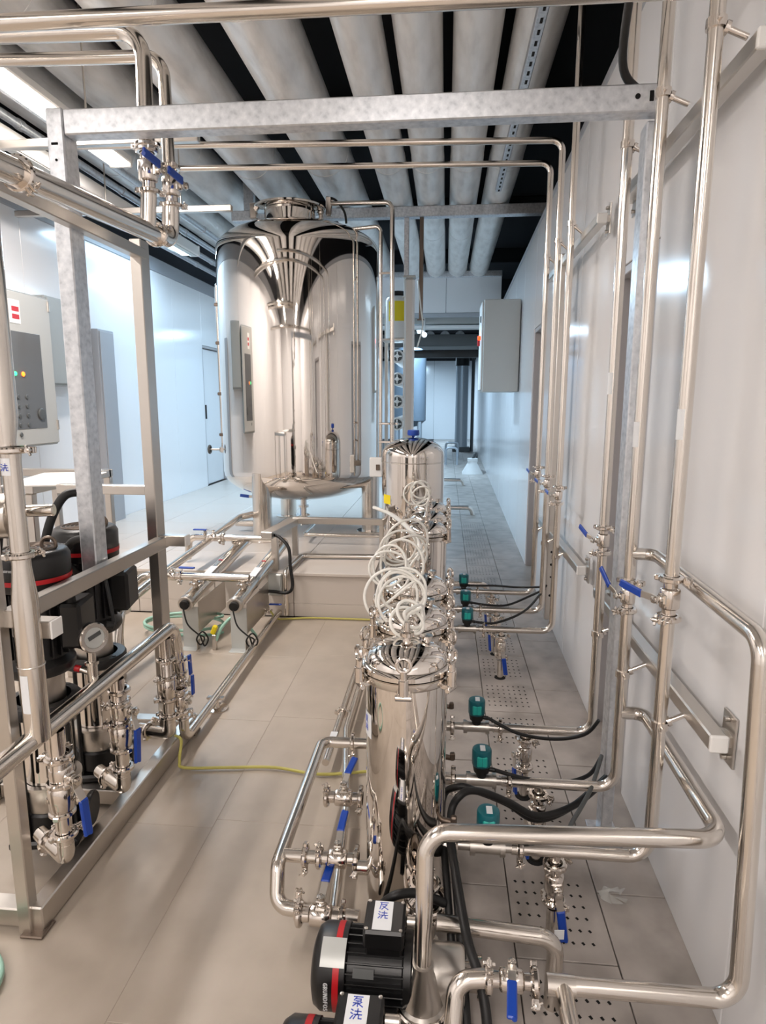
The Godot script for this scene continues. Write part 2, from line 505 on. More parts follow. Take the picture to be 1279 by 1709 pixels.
func build_shell() -> void:
	# right partition, turned a little so that it drifts outwards with distance
	var wr := structure("wall_right", "glossy white sandwich panel wall along the right aisle", "", Vector3(0.69, 0, 0))
	wr.rotation.y = -0.016
	wall_run(wr, [[-3.5, 2.42, 0.0, 3.06], [2.42, 3.05, 2.115, 3.06], [3.05, 5.5, 0.0, 3.06], [5.5, 6.1, 2.2, 3.06], [6.1, 28.0, 0.0, 3.06]], 0.1, 1.0, M["wall panel"])
	put(wr, "backing", MB.new().box(Vector3(0.02, 3.05, 31.5), Vector3(0.13, 1.525, -12.25), 0.0), M["door reveal"])
	put(wr, "top_cap", MB.new().box(Vector3(0.15, 0.05, 31.5), Vector3(0.07, 3.085, -12.25), 0.006), M["grey trunking"])
	for d in [[2.42, 3.05, 2.115], [5.5, 6.1, 2.2]]:
		var dr := structure("door_%d" % (1 if d[0] < 3 else 2), "", "", Vector3(0.69, 0, 0))
		dr.rotation.y = -0.016
		var zc: float = -(d[0] + d[1]) * 0.5
		var dw: float = d[1] - d[0]
		put(dr, "leaf", MB.new().box(Vector3(0.04, d[2] - 0.03, dw - 0.06), Vector3(0.095, d[2] * 0.5, zc), 0.003), M["door leaf"])
		var fr := MB.new()
		fr.box(Vector3(0.1, d[2], 0.035), Vector3(0.056, d[2] * 0.5, -d[0] - 0.0185), 0.003)
		fr.box(Vector3(0.1, d[2], 0.035), Vector3(0.056, d[2] * 0.5, -d[1] + 0.0185), 0.003)
		fr.box(Vector3(0.1, 0.035, dw - 0.08), Vector3(0.056, d[2] - 0.0185, zc), 0.003)
		put(dr, "frame", fr, M["door reveal"])
		var hd := MB.new()
		hd.box(Vector3(0.008, 0.2, 0.035), Vector3(0.072, 1.02, -d[0] - 0.1), 0.002)
		hd.cyl(0.008, Vector3(0.075, 1.05, -d[0] - 0.1), Vector3(0.03, 1.05, -d[0] - 0.1), 10)
		hd.cyl(0.008, Vector3(0.03, 1.05, -d[0] - 0.095), Vector3(0.03, 1.05, -d[0] - 0.21), 10)
		put(dr, "handle", hd, M["stainless"])
	# left partition
	var wl := structure("wall_left", "glossy white sandwich panel wall behind the pumps", "", Vector3(-3.43, 0, 0))
	wall_run(wl, [[-3.5, 8.95, 0.0, 3.05], [8.95, 9.8, 2.33, 3.05], [9.8, 28.0, 0.0, 3.05]], 0.1, -1.0, M["wall panel"])
	put(wl, "top_band", MB.new().box(Vector3(0.14, 0.16, 31.5), Vector3(-0.06, 3.13, -12.25), 0.006), M["grey trunking"])
	put(wl, "backing", MB.new().box(Vector3(0.02, 3.05, 31.5), Vector3(-0.13, 1.525, -12.25), 0.0), M["door reveal"])
	var d3 := structure("door_3", "", "", Vector3(-3.43, 0, 0))
	put(d3, "leaf", MB.new().box(Vector3(0.04, 1.95, 0.78), Vector3(-0.07, 0.335 + 0.98, -9.375), 0.003), M["wall panel"])
	var f3 := MB.new()
	f3.box(Vector3(0.1, 1.99, 0.03), Vector3(-0.055, 1.335, -8.967), 0.003)
	f3.box(Vector3(0.1, 1.99, 0.03), Vector3(-0.055, 1.335, -9.783), 0.003)
	f3.box(Vector3(0.1, 0.03, 0.78), Vector3(-0.055, 2.313, -9.375), 0.003)
	put(d3, "frame", f3, M["door reveal"])
	put(d3, "handle", MB.new().cyl(0.012, Vector3(-0.02, 1.3, -9.05), Vector3(-0.02, 1.5, -9.05), 10), M["black paint"])
	# wall behind the camera, wall at the far end, dark outer shell above the partitions
	var wb := structure("wall_back")
	put(wb, "panel", MB.new().box(Vector3(6.4, 4.3, 0.1), Vector3(-1.4, 2.15, 3.56), 0.002), M["wall panel"])
	var wf := structure("wall_front", "pale panelled wall closing the far room", "", V(0, 0, 27.0))
	for i in 5:
		put(wf, "panel", MB.new().box(Vector3(0.995, 3.2, 0.1), Vector3(-3.0 + i, 1.6, 0), 0.003), M["wall panel"])
	put(wf, "upper_panel", MB.new().box(Vector3(6.6, 1.2, 0.1), Vector3(-1.4, 3.8, -0.02), 0.002), M["slab"])
	var outer := structure("wall_outer")
	put(outer, "side", MB.new().box(Vector3(0.1, 4.3, 31.6), Vector3(1.72, 2.15, -12.2), 0.0), M["slab"])
	put(outer, "side", MB.new().box(Vector3(0.1, 4.3, 31.6), Vector3(-4.3, 2.15, -12.2), 0.0), M["outer wall"])
	# bulkhead hanging under the ceiling across the aisle
	var bh := structure("wall_bulkhead", "white panel bulkhead closing off the ceiling pipes", "", V(0, 0, 10.45))
	for i in 5:
		put(bh, "panel", MB.new().box(Vector3(0.845, 0.56, 0.08), Vector3(-3.0 + i * 0.85, 3.18, 0), 0.003), M["wall panel"])
	put(bh, "ledge", MB.new().box(Vector3(4.25, 0.09, 0.12), Vector3(-1.3, 3.49, 0.03), 0.006), M["galvanised steel"])
	put(bh, "bottom_rail", MB.new().box(Vector3(4.25, 0.06, 0.11), Vector3(-1.3, 2.89, 0.0), 0.006), M["grey trunking"])
	var ce := structure("ceiling", "dark concrete slab above the pipes")
	put(ce, "slab_panel", MB.new().box(Vector3(6.6, 0.15, 31.6), Vector3(-1.4, 4.38, -12.2), 0.0), M["slab"])
	for i in 8:
		put(ce, "beam", MB.new().box(Vector3(6.0, 0.25, 0.2), Vector3(-1.3, 4.18, -0.5 - i * 3.0), 0.01), M["slab"])
	for i in 2:
		var tr := structure("trim_%d" % (i + 1), "", "", V(0, 0, 11.0 + i * 0.7))
		if i == 0:
			put(tr, "tray", MB.new().box(Vector3(3.6, 0.11, 0.22), Vector3(-1.1, 2.86, 0), 0.006), M["grey plate"])
			put(tr, "tray_lip", MB.new().box(Vector3(3.6, 0.05, 0.26), Vector3(-1.1, 2.76, 0.02), 0.006), M["white plastic"])
		else:
			put(tr, "beam", MB.new().box(Vector3(4.2, 0.2, 0.12), Vector3(-1.3, 2.62, 0), 0.006), M["cable grey"])
			put(tr, "lower_beam", MB.new().box(Vector3(4.2, 0.14, 0.12), Vector3(-1.3, 2.43, -0.6), 0.006), M["black paint"])

func build_floor() -> void:
	var fl := structure("floor", "beige tiled floor with grey perforated panels along the right aisle")
	put(fl, "slab", MB.new().box(Vector3(6.1, 0.2, 31.6), Vector3(-1.35, -0.12, -12.2), 0.0), M["joint"])
	var rng := RandomNumberGenerator.new()
	rng.seed = 4
	# walkway: staggered 0.8 m tiles up to the raised platform
	for c in 5:
		var x0 := -0.03 - 0.8 * (c + 1)
		var off := 0.0 if c % 2 == 0 else 0.75
		var w := 0.8 if c < 4 else 0.27
		if c == 4: x0 = -3.43
		var z := -3.5 + off - 0.8
		while z < 4.36:
			var a := maxf(z, -3.5)
			var e := minf(z + 0.8, 4.37)
			if e - a > 0.02:
				put(fl, "tile", MB.new().box(Vector3(w - 0.001, 0.02, e - a - 0.001), V(x0 + w * 0.5, -0.01 + rng.randf_range(-0.0004, 0.0), (a + e) * 0.5), 0.001), M["beige tile"])
			z += 0.8
	put(fl, "grout", MB.new().box(Vector3(3.4, 0.01, 7.87), V(-1.73, -0.0065, 0.435), 0.0), M["fine joint"])
	# aisle strips
	for c in 3:
		var x0: float = [-0.03, 0.2285, 0.5105][c]
		var x1: float = [0.225, 0.507, 1.3][c]
		var z: float = [-3.28, -3.55, -3.28][c]
		while z < 27.0:
			var a := z
			var e := minf(z + 0.735, 27.0)
			var t := put(fl, "floor_panel", MB.new().box(Vector3(x1 - x0, 0.02, e - a - 0.004), V((x0 + x1) * 0.5, -0.01, (a + e) * 0.5), 0.0015), M["aisle tile"])
			if c == 1 and e > 0.6 and a < 7.5:
				var m := MB.new()
				for r in 14:
					for k in 8:
						if r == 6 or r == 7: continue
						var sx := 0.02 + k * 0.0285 - x1 * 0.5 + x0 * 0.5
						m.flat([Vector3(sx, 0.0106, 0.3 - r * 0.046), Vector3(sx + 0.007, 0.0106, 0.3 - r * 0.046 - 0.004), Vector3(sx + 0.012, 0.0106, 0.3 - r * 0.046 + 0.005), Vector3(sx + 0.006, 0.0106, 0.3 - r * 0.046 + 0.009)], Vector3.UP)
				var s := put(t, "vent_slots", m, M["slot"], V((x0 + x1) * 0.5, -0.01, (a + e) * 0.5))
				s.set_meta("kind", "stuff")
			z += 0.735
	put(fl, "floor_panel", MB.new().box(Vector3(0.44, 0.02, 22.6), V(-0.252, -0.01, 15.7), 0.001), M["aisle tile"])
	# raised tiled platform that carries the tank
	var pf := structure("floor_platform", "raised platform of pale tiles under the big tank")
	put(pf, "core", MB.new().box(Vector3(2.93, 0.32, 5.9), V(-1.965, 0.155, 7.36), 0.0), M["fine joint"])
	for i in 5:
		for j in 10:
			put(pf, "tile", MB.new().box(Vector3(0.584, 0.02, 0.594), V(-3.43 + 0.295 + i * 0.588, 0.325, 4.36 + 0.3 + j * 0.597), 0.002), M["platform tile"])
		put(pf, "front_tile", MB.new().box(Vector3(0.584, 0.232, 0.02), V(-3.43 + 0.295 + i * 0.588, 0.218, 4.395), 0.002), M["platform tile"])
		put(pf, "front_tile", MB.new().box(Vector3(0.584, 0.1, 0.02), V(-3.43 + 0.295 + i * 0.588, 0.051, 4.395), 0.002), M["platform tile"])
	for j in 10:
		put(pf, "side_tile", MB.new().box(Vector3(0.02, 0.314, 0.594), V(-0.491, 0.158, 4.36 + 0.3 + j * 0.597), 0.002), M["platform tile"])

func build_ceiling_pipes() -> void:
	var list := [
		[0.47, 3.59, 0.137, "jacketed ceiling pipe nearest the right wall, with a strut under it"],
		[0.14, 3.59, 0.137, "jacketed ceiling pipe, second from the right wall"],
		[-0.19, 3.59, 0.137, "jacketed ceiling pipe, third from the right wall"],
		[-0.52, 3.59, 0.137, "jacketed ceiling pipe, fourth from the right wall, beside the wide gap"],
		[-1.07, 3.66, 0.205, "fat wrinkled ceiling pipe left of the wide gap above the tank"],
		[-1.72, 3.66, 0.205, "fat ceiling pipe running past the tank lid toward the risers"],
		[-2.36, 3.72, 0.2, "fat ceiling pipe directly over the lit batten"],
		[-2.95, 3.72, 0.2, "fat ceiling pipe closest to the left wall"]]
	for i in list.size():
		var p: Array = list[i]
		var r: float = p[2]
		var o := thing("insulated_pipe", p[3], "insulated pipe", V(p[0], p[1], -3.3), "aluminium jacketed ceiling pipes")
		var k := 6
		for j in k:
			var a := 13.7 * j / k
			var m := MB.new()
			var q := 0.004 * ((j * 7 + i * 3) % 3)
			m.lathe([Vector2(r + q, 0.0), Vector2(r + q, 13.7 / k - 0.02), Vector2(r + q + 0.003, 13.7 / k - 0.018), Vector2(r + q + 0.003, 13.7 / k), Vector2(0, 13.7 / k)], Vector3(0, 0, -a), MB.along(Vector3(0, 0, -1)), 28)
			put(o, "jacket_section", m, M["aluminium jacket"])
	# four thin conduits along the left wall top
	for i in 4:
		var o := thing("conduit", ["thin conduit nearest the tank, under the fat pipes", "second thin conduit from the tank", "third thin conduit from the tank, next to the white trunking", "thin conduit against the top of the left wall"][i], "conduit", V(-2.5 - i * 0.2, 3.28 - 0.02 * i, 2.2), "thin conduits above the left wall")
		put(o, "tube", MB.new().tube([Vector3.ZERO, Vector3(0, 0, -7.9)], 0.028, 0.0, 12), M["galvanised steel"])
		var m := MB.new().lathe([Vector2(0.028, 0), Vector2(0.034, 0), Vector2(0.034, 0.05), Vector2(0.028, 0.05)], Vector3.ZERO, MB.along(Vector3(0, 0, -1)), 14).mesh()
		for j in 6:
			put(o, "coupling", m, M["galvanised steel"], Vector3(0, 0, -0.6 - j * 1.3))
	var tk := thing("cable_trunking", "white trunking with a square end beside the tank shoulder", "cable trunking", V(-2.72, 3.14, 2.6))
	put(tk, "body", MB.new().box(Vector3(0.1, 0.1, 4.4), Vector3(0, 0, -2.2), 0.008), M["white plastic"])
	put(tk, "end_cap", MB.new().box(Vector3(0.108, 0.108, 0.03), Vector3(0, 0, -4.41), 0.006), M["white plastic"])
	put(tk, "cover_strip", MB.new().box(Vector3(0.06, 0.008, 4.38), Vector3(0, -0.053, -2.2), 0.003), M["grey plate"])
	for z in [3.75, 5.05]:
		var b := thing("strut_bar", "galvanised cross strut behind the left column, carrying the conduits" if z < 4 else "galvanised cross strut below the risers, beside the tank", "strut", V(-3.4, 3.0, z), "")
		put(b, "channel", MB.new().box(Vector3(2.0 if z < 4 else 1.75, 0.045, 0.045), Vector3(1.0 if z < 4 else 0.875, 0.0, 0), 0.004), M["satin steel"])
		for q in [0.75, 1.35]:
			put(b, "hanger_rod", MB.new().cyl(0.006, Vector3(q, 0.02, 0), Vector3(q, 1.29, 0), 8), M["satin steel"])
	# perforated strut under the right-hand pipe
	var s := thing("slotted_strut", "perforated strut with a row of black slots under the rightmost ceiling pipe", "strut", V(0.42, 3.37, 2.6))
	put(s, "channel", MB.new().box(Vector3(0.05, 0.05, 3.4), Vector3(0, 0, -1.7), 0.004), M["galvanised steel"])
	for j in 34:
		put(s, "slot", MB.new().box(Vector3(0.014, 0.003, 0.045), Vector3(0.002, -0.0255, -0.06 - j * 0.1), 0.001), M["slot"])
	for q in [0.3, 1.7, 3.2]:
		put(s, "hanger_rod", MB.new().cyl(0.006, Vector3(0.02, 0.02, -q), Vector3(0.02, 0.088, -q), 8), M["satin steel"])
	# beam on which the pipes lie, with two posts hanging from it
	var bm := thing("pipe_beam", "grey steel beam under the ceiling pipes behind the big tank", "beam", V(-2.2, 3.4, 6.75))
	put(bm, "channel", MB.new().box(Vector3(3.35, 0.1, 0.1), Vector3(1.675, 0, 0), 0.006), M["galvanised steel"])
	for q in [0.18]:
		put(bm, "hanger_post", MB.new().box(Vector3(0.1, 0.83, 0.08), Vector3(q, 0.465, 0), 0.004), M["galvanised steel"])
	for q in [[-0.42, 0.75, 0.05, "galvanised post with a black bracket hanging from the beam"], [-0.27, 0.98, 0.04, "longer tan post hanging from the beam right of the white column"]]:
		var hp := thing("hanging_post", q[3], "post", V(q[0], 3.35 - q[1], 6.75))
		put(hp, "post", MB.new().box(Vector3(q[2], q[1], 0.05), Vector3(0, q[1] * 0.5, 0), 0.003), M["galvanised steel"] if q[2] > 0.045 else M["bronze"])
		put(hp, "foot_plate", MB.new().box(Vector3(0.07, 0.012, 0.07), Vector3(0, 0.0, 0), 0.002), M["galvanised steel"] if q[2] > 0.045 else M["bronze"])

func build_gantry() -> void:
	var g := thing("steel_gantry", "galvanised steel goalpost frame spanning the walkway in front of the tank", "steel frame", V(0, 0, 2.12))
	put(g, "crossbeam", MB.new().box(Vector3(1.826, 0.075, 0.058), Vector3(-0.297, 2.412, 0.021), 0.004), M["galvanised steel"])
	put(g, "column", MB.new().box(Vector3(0.056, 1.52, 0.08), Vector3(-1.24, 1.695, 0.01), 0.004), M["galvanised steel"])
	put(g, "column", MB.new().box(Vector3(0.04, 2.37, 0.07), Vector3(0.598, 1.185, -0.035), 0.004), M["galvanised steel"])
	put(g, "foot_plate", MB.new().box(Vector3(0.1, 0.01, 0.14), Vector3(0.598, 0.005, -0.035), 0.002), M["galvanised steel"])
	put(g, "slot", MB.new().box(Vector3(0.022, 0.007, 0.004), Vector3(-1.243, 2.35, 0.0505), 0.001), M["slot"])
	put(g, "bolt_hole", MB.new().cyl(0.004, Vector3(-1.241, 2.302, 0.049), Vector3(-1.241, 2.302, 0.052), 10), M["slot"])
	put(g, "bolt_hole", MB.new().cyl(0.0075, Vector3(0.533, 2.415, 0.049), Vector3(0.533, 2.415, 0.0525), 12), M["slot"])
	put(g, "slot", MB.new().box(Vector3(0.012, 0.028, 0.004), Vector3(0.572, 2.415, 0.0505), 0.004), M["slot"])
	# far post behind the small pipes
	var p := thing("drilled_post", "pale steel post with a line of black holes behind the thin wall pipes", "post", V(0.672, 0.19, 3.98))
	put(p, "post", MB.new().box(Vector3(0.052, 2.2, 0.06), Vector3(0, 1.1, 0), 0.004), M["satin steel"])
	for q in [[0.16, 0.008], [0.28, 0.006], [0.36, 0.008], [0.44, 0.008]]:
		put(p, "bolt_hole", MB.new().cyl(q[1], Vector3(0, q[0], 0.029), Vector3(0, q[0], 0.0325), 10), M["slot"])
	for y in [0.75, 2.08]:
		put(p, "rail_bracket", MB.new().box(Vector3(0.02, 0.03, 0.1), Vector3(0.0, y - 0.19 + (0.0 if y < 1 else 0.05), -0.07), 0.003), M["satin steel"])

func build_tank() -> void:
	var c := V(-1.365, 0.335, 6.05)
	var t := thing("storage_tank", "big mirror-polished steel tank standing on stout legs on the platform", "tank", c)
	var R := 0.742
	var pr := []
	# bottom dish, shell, top dish
	for i in 11:
		var a := i * PI / 20.0
		pr.append(Vector2(R * sin(a), 0.575 - 0.285 * cos(a)))
	pr.append(Vector2(R, 0.62)); pr.append(Vector2(R, 2.52))
	for i in 11:
		var a := i * PI / 20.0
		pr.append(Vector2(R * cos(a), 2.54 + 0.26 * sin(a)))
	put(t, "shell", MB.new().lathe(pr, Vector3.ZERO, Basis(), 96), M["mirror steel"])
	for s in [[-0.23, 0.63], [0.67, 0.12], [-0.3, -0.6]]:
		var m := MB.new()
		m.cyl(0.084, Vector3(s[0], 0.012, s[1]), Vector3(s[0], 0.6, s[1]), 24)
		var lg := put(t, "leg", m, M["stainless"])
		put(lg, "foot_plate", MB.new().cyl(0.13, Vector3(s[0], 0, s[1]), Vector3(s[0], 0.012, s[1]), 24, 0.003), M["stainless"])
	# manway
	var mw := put(t, "manway_neck", MB.new().lathe([Vector2(0.225, 2.70), Vector2(0.225, 2.85), Vector2(0.24, 2.855)], Vector3(-0.02, 0, 0.22), Basis(), 48), M["mirror steel"])
	put(mw, "manway_lid", MB.new().lathe([Vector2(0.0, 2.853), Vector2(0.295, 2.853), Vector2(0.31, 2.86), Vector2(0.31, 2.875), Vector2(0.295, 2.882), Vector2(0.15, 2.905), Vector2(0, 2.915)], Vector3(-0.02, 0, 0.22), Basis(), 48), M["mirror steel"])
	var hb := MB.new()
	hb.box(Vector3(0.06, 0.13, 0.05), Vector3(-0.345, 2.86, 0.22), 0.006)
	put(mw, "lid_hinge", hb, M["cast steel"])
	hb = MB.new()
	hb.box(Vector3(0.05, 0.15, 0.05), Vector3(0.325, 2.88, 0.22), 0.006)
	hb.cyl(0.012, Vector3(0.3, 2.93, 0.22), Vector3(0.36, 2.93, 0.22), 10)
	put(mw, "lid_clamp", hb, M["cast steel"])
	put(t, "drain_nozzle", MB.new().lathe([Vector2(0.03, 0.1), Vector2(0.03, 0.2), Vector2(0.05, 0.2), Vector2(0.05, 0.22), Vector2(0.03, 0.22), Vector2(0.03, 0.31)], Vector3(0.0, 0, 0.0), Basis(), 18), M["cast steel"])
	var nz := MB.new()
	nz.tube([Vector3(0.25, 2.72, 0.2), Vector3(0.25, 2.83, 0.2)], 0.02, 0.0, 12)
	nz.ball(0.03, Vector3(0.25, 2.84, 0.2))
	put(t, "spray_nozzle", nz, M["stainless"])
	# small panel, level pipes and valve on the shell
	var bx := thing("control_box", "small white box with a dark switch on the lower right of the big tank", "control box", V(-0.6, 0.9, 5.55))
	put(bx, "body", MB.new().box(Vector3(0.11, 0.17, 0.06), Vector3(0, 0.085, 0), 0.006), M["white plastic"])
	put(bx, "switch", MB.new().box(Vector3(0.035, 0.05, 0.012), Vector3(0.02, 0.085, 0.034), 0.003), M["bronze"])
	put(bx, "bracket", MB.new().box(Vector3(0.03, 0.05, 0.1), Vector3(-0.03, 0.1, -0.07), 0.003), M["satin steel"])
	var p := pipe("tall steel pipe leaving the tank lid and dropping at its right side", [V(-1.03, 3.24, 5.83), V(-0.47, 3.17, 5.6), V(-0.462, 0.95, 5.6), V(-0.47, 0.8, 5.6)], 0.02, 0.07)
	pipe_clamp(p, V(-0.462, 1.36, 5.6), Vector3.UP, 0.02, 0.0)
	var p2 := pipe("thin bent steel pipe rising from the tank shoulder beside the taller pipe", [V(-0.9, 3.0, 5.75), V(-0.57, 3.0, 5.65), V(-0.57, 1.0, 5.65)], 0.016, 0.05)
	for y in [2.62, 1.36, 1.2]:
		put(p2, "pipe_clip", MB.new().box(Vector3(0.13, 0.018, 0.02), V(-0.52, y, 5.63) - p2.position, 0.003), M["cast steel"])
	var lg := pipe("slim level pipe with a hand valve at the left edge of the big tank", [V(-2.0, 2.6, 5.95), V(-2.1, 2.6, 5.9), V(-2.095, 1.16, 5.9)], 0.019, 0.03, "", "level_pipe", M["stainless"])
	for y in [2.42, 2.08, 1.62, 1.24]:
		put(lg, "union", MB.new().box(Vector3(0.055, 0.03, 0.05), V(-2.097, y, 5.9) - lg.position, 0.006), M["bronze"])
	var hv := thing("needle_valve", "small round-handled valve below the level pipe of the tank", "valve", V(-2.1, 1.1, 5.9))
	put(hv, "body", MB.new().box(Vector3(0.06, 0.06, 0.05), Vector3.ZERO, 0.012), M["satin steel"])
	put(hv, "stem", MB.new().cyl(0.01, Vector3(-0.03, 0, 0), Vector3(-0.13, 0, 0), 10), M["satin steel"])
	put(hv, "handwheel", MB.new().torus(0.035, 0.01, Vector3(-0.13, 0, 0), MB.along(Vector3.RIGHT), 16, 8).cyl(0.008, Vector3(-0.13, -0.035, 0), Vector3(-0.13, 0.035, 0), 8), M["cable grey"])
	put(hv, "inlet", MB.new().cyl(0.014, Vector3(0.03, 0, 0), Vector3(0.14, 0, -0.05), 10).cyl(0.014, Vector3(0, 0.02, 0), Vector3(0.0, 0.07, 0), 10), M["satin steel"])
	cable("black lead with a float plug hanging from the tank lid", [V(-1.06, 3.29, 5.83), V(-0.98, 3.26, 5.8), V(-0.9, 3.16, 5.78), V(-0.88, 3.06, 5.77)], 0.01, M["rubber"])
	# drain parts under the dish
	var dv := ball_valve("drain valve with a down-turned lever under the middle of the tank", c + Vector3(0.02, 0.08, 0.0), Vector3.UP, Vector3(-1, 0, 0.2), Vector3(0, 1, 0), 0.75)
	dv.set_meta("group", "valves under the tank")
	ball_valve("outlet valve with a flat lever beside the left tank leg", V(-1.72, 0.68, 5.75), Vector3.UP, Vector3(-0.6, 0, 1), Vector3(-1, 0, 0), 1.1, "valves under the tank")
	pipe("short bent outlet pipe between the tank bottom and the outlet valve", [V(-1.5, 0.68, 6.0), V(-1.72, 0.86, 5.75), V(-1.72, 0.42, 5.75), V(-1.95, 0.42, 5.75)], 0.03, 0.06)
	# the second, smaller tank
	var s := thing("small_tank", "small mirror-polished tank with a ribbed reflection and a blue knob on its dome", "tank", V(-0.245, 0, 4.95))
	var r := 0.242
	var q := []
	q.append(Vector2(0, 0.22)); q.append(Vector2(0.15, 0.25)); q.append(Vector2(r, 0.32)); q.append(Vector2(r, 1.14))
	for i in 9:
		var a := i * PI / 16.0
		q.append(Vector2(r * cos(a), 1.15 + 0.13 * sin(a)))
	put(s, "shell", MB.new().lathe(q, Vector3.ZERO, Basis(), 64), M["mirror steel"])
	put(s, "top_knob", MB.new().lathe([Vector2(0.012, 1.27), Vector2(0.012, 1.29), Vector2(0.045, 1.295), Vector2(0.048, 1.31), Vector2(0.044, 1.335), Vector2(0, 1.34)], Vector3.ZERO, Basis(), 8), M["blue grip"])
	for k in 3:
		var a := k * TAU / 3 + 0.5
		put(s, "leg", MB.new().cyl(0.02, Vector3(cos(a) * 0.2, 0, sin(a) * 0.2), Vector3(cos(a) * 0.2, 0.4, sin(a) * 0.2), 12), M["stainless"])
	put(s, "seam_band", MB.new().lathe([Vector2(r + 0.001, 1.09), Vector2(r + 0.003, 1.092), Vector2(r + 0.003, 1.098), Vector2(r + 0.001, 1.1)], Vector3.ZERO, Basis(), 48), M["stainless"])
	put(s, "warning_label", MB.new().lathe([Vector2(r + 0.0012, 0.78), Vector2(r + 0.0012, 0.85)], Vector3.ZERO, Basis(), 6, 2.3, 2.68), M["yellow"])
	for k in 3:
		add_clamp(s, Vector3(-0.19 + 0.05 * k, 0.5 - 0.05 * k, 0.2 + 0.03 * k), Vector3(0, 1, 0.3), 0.025, 2.0 + k)

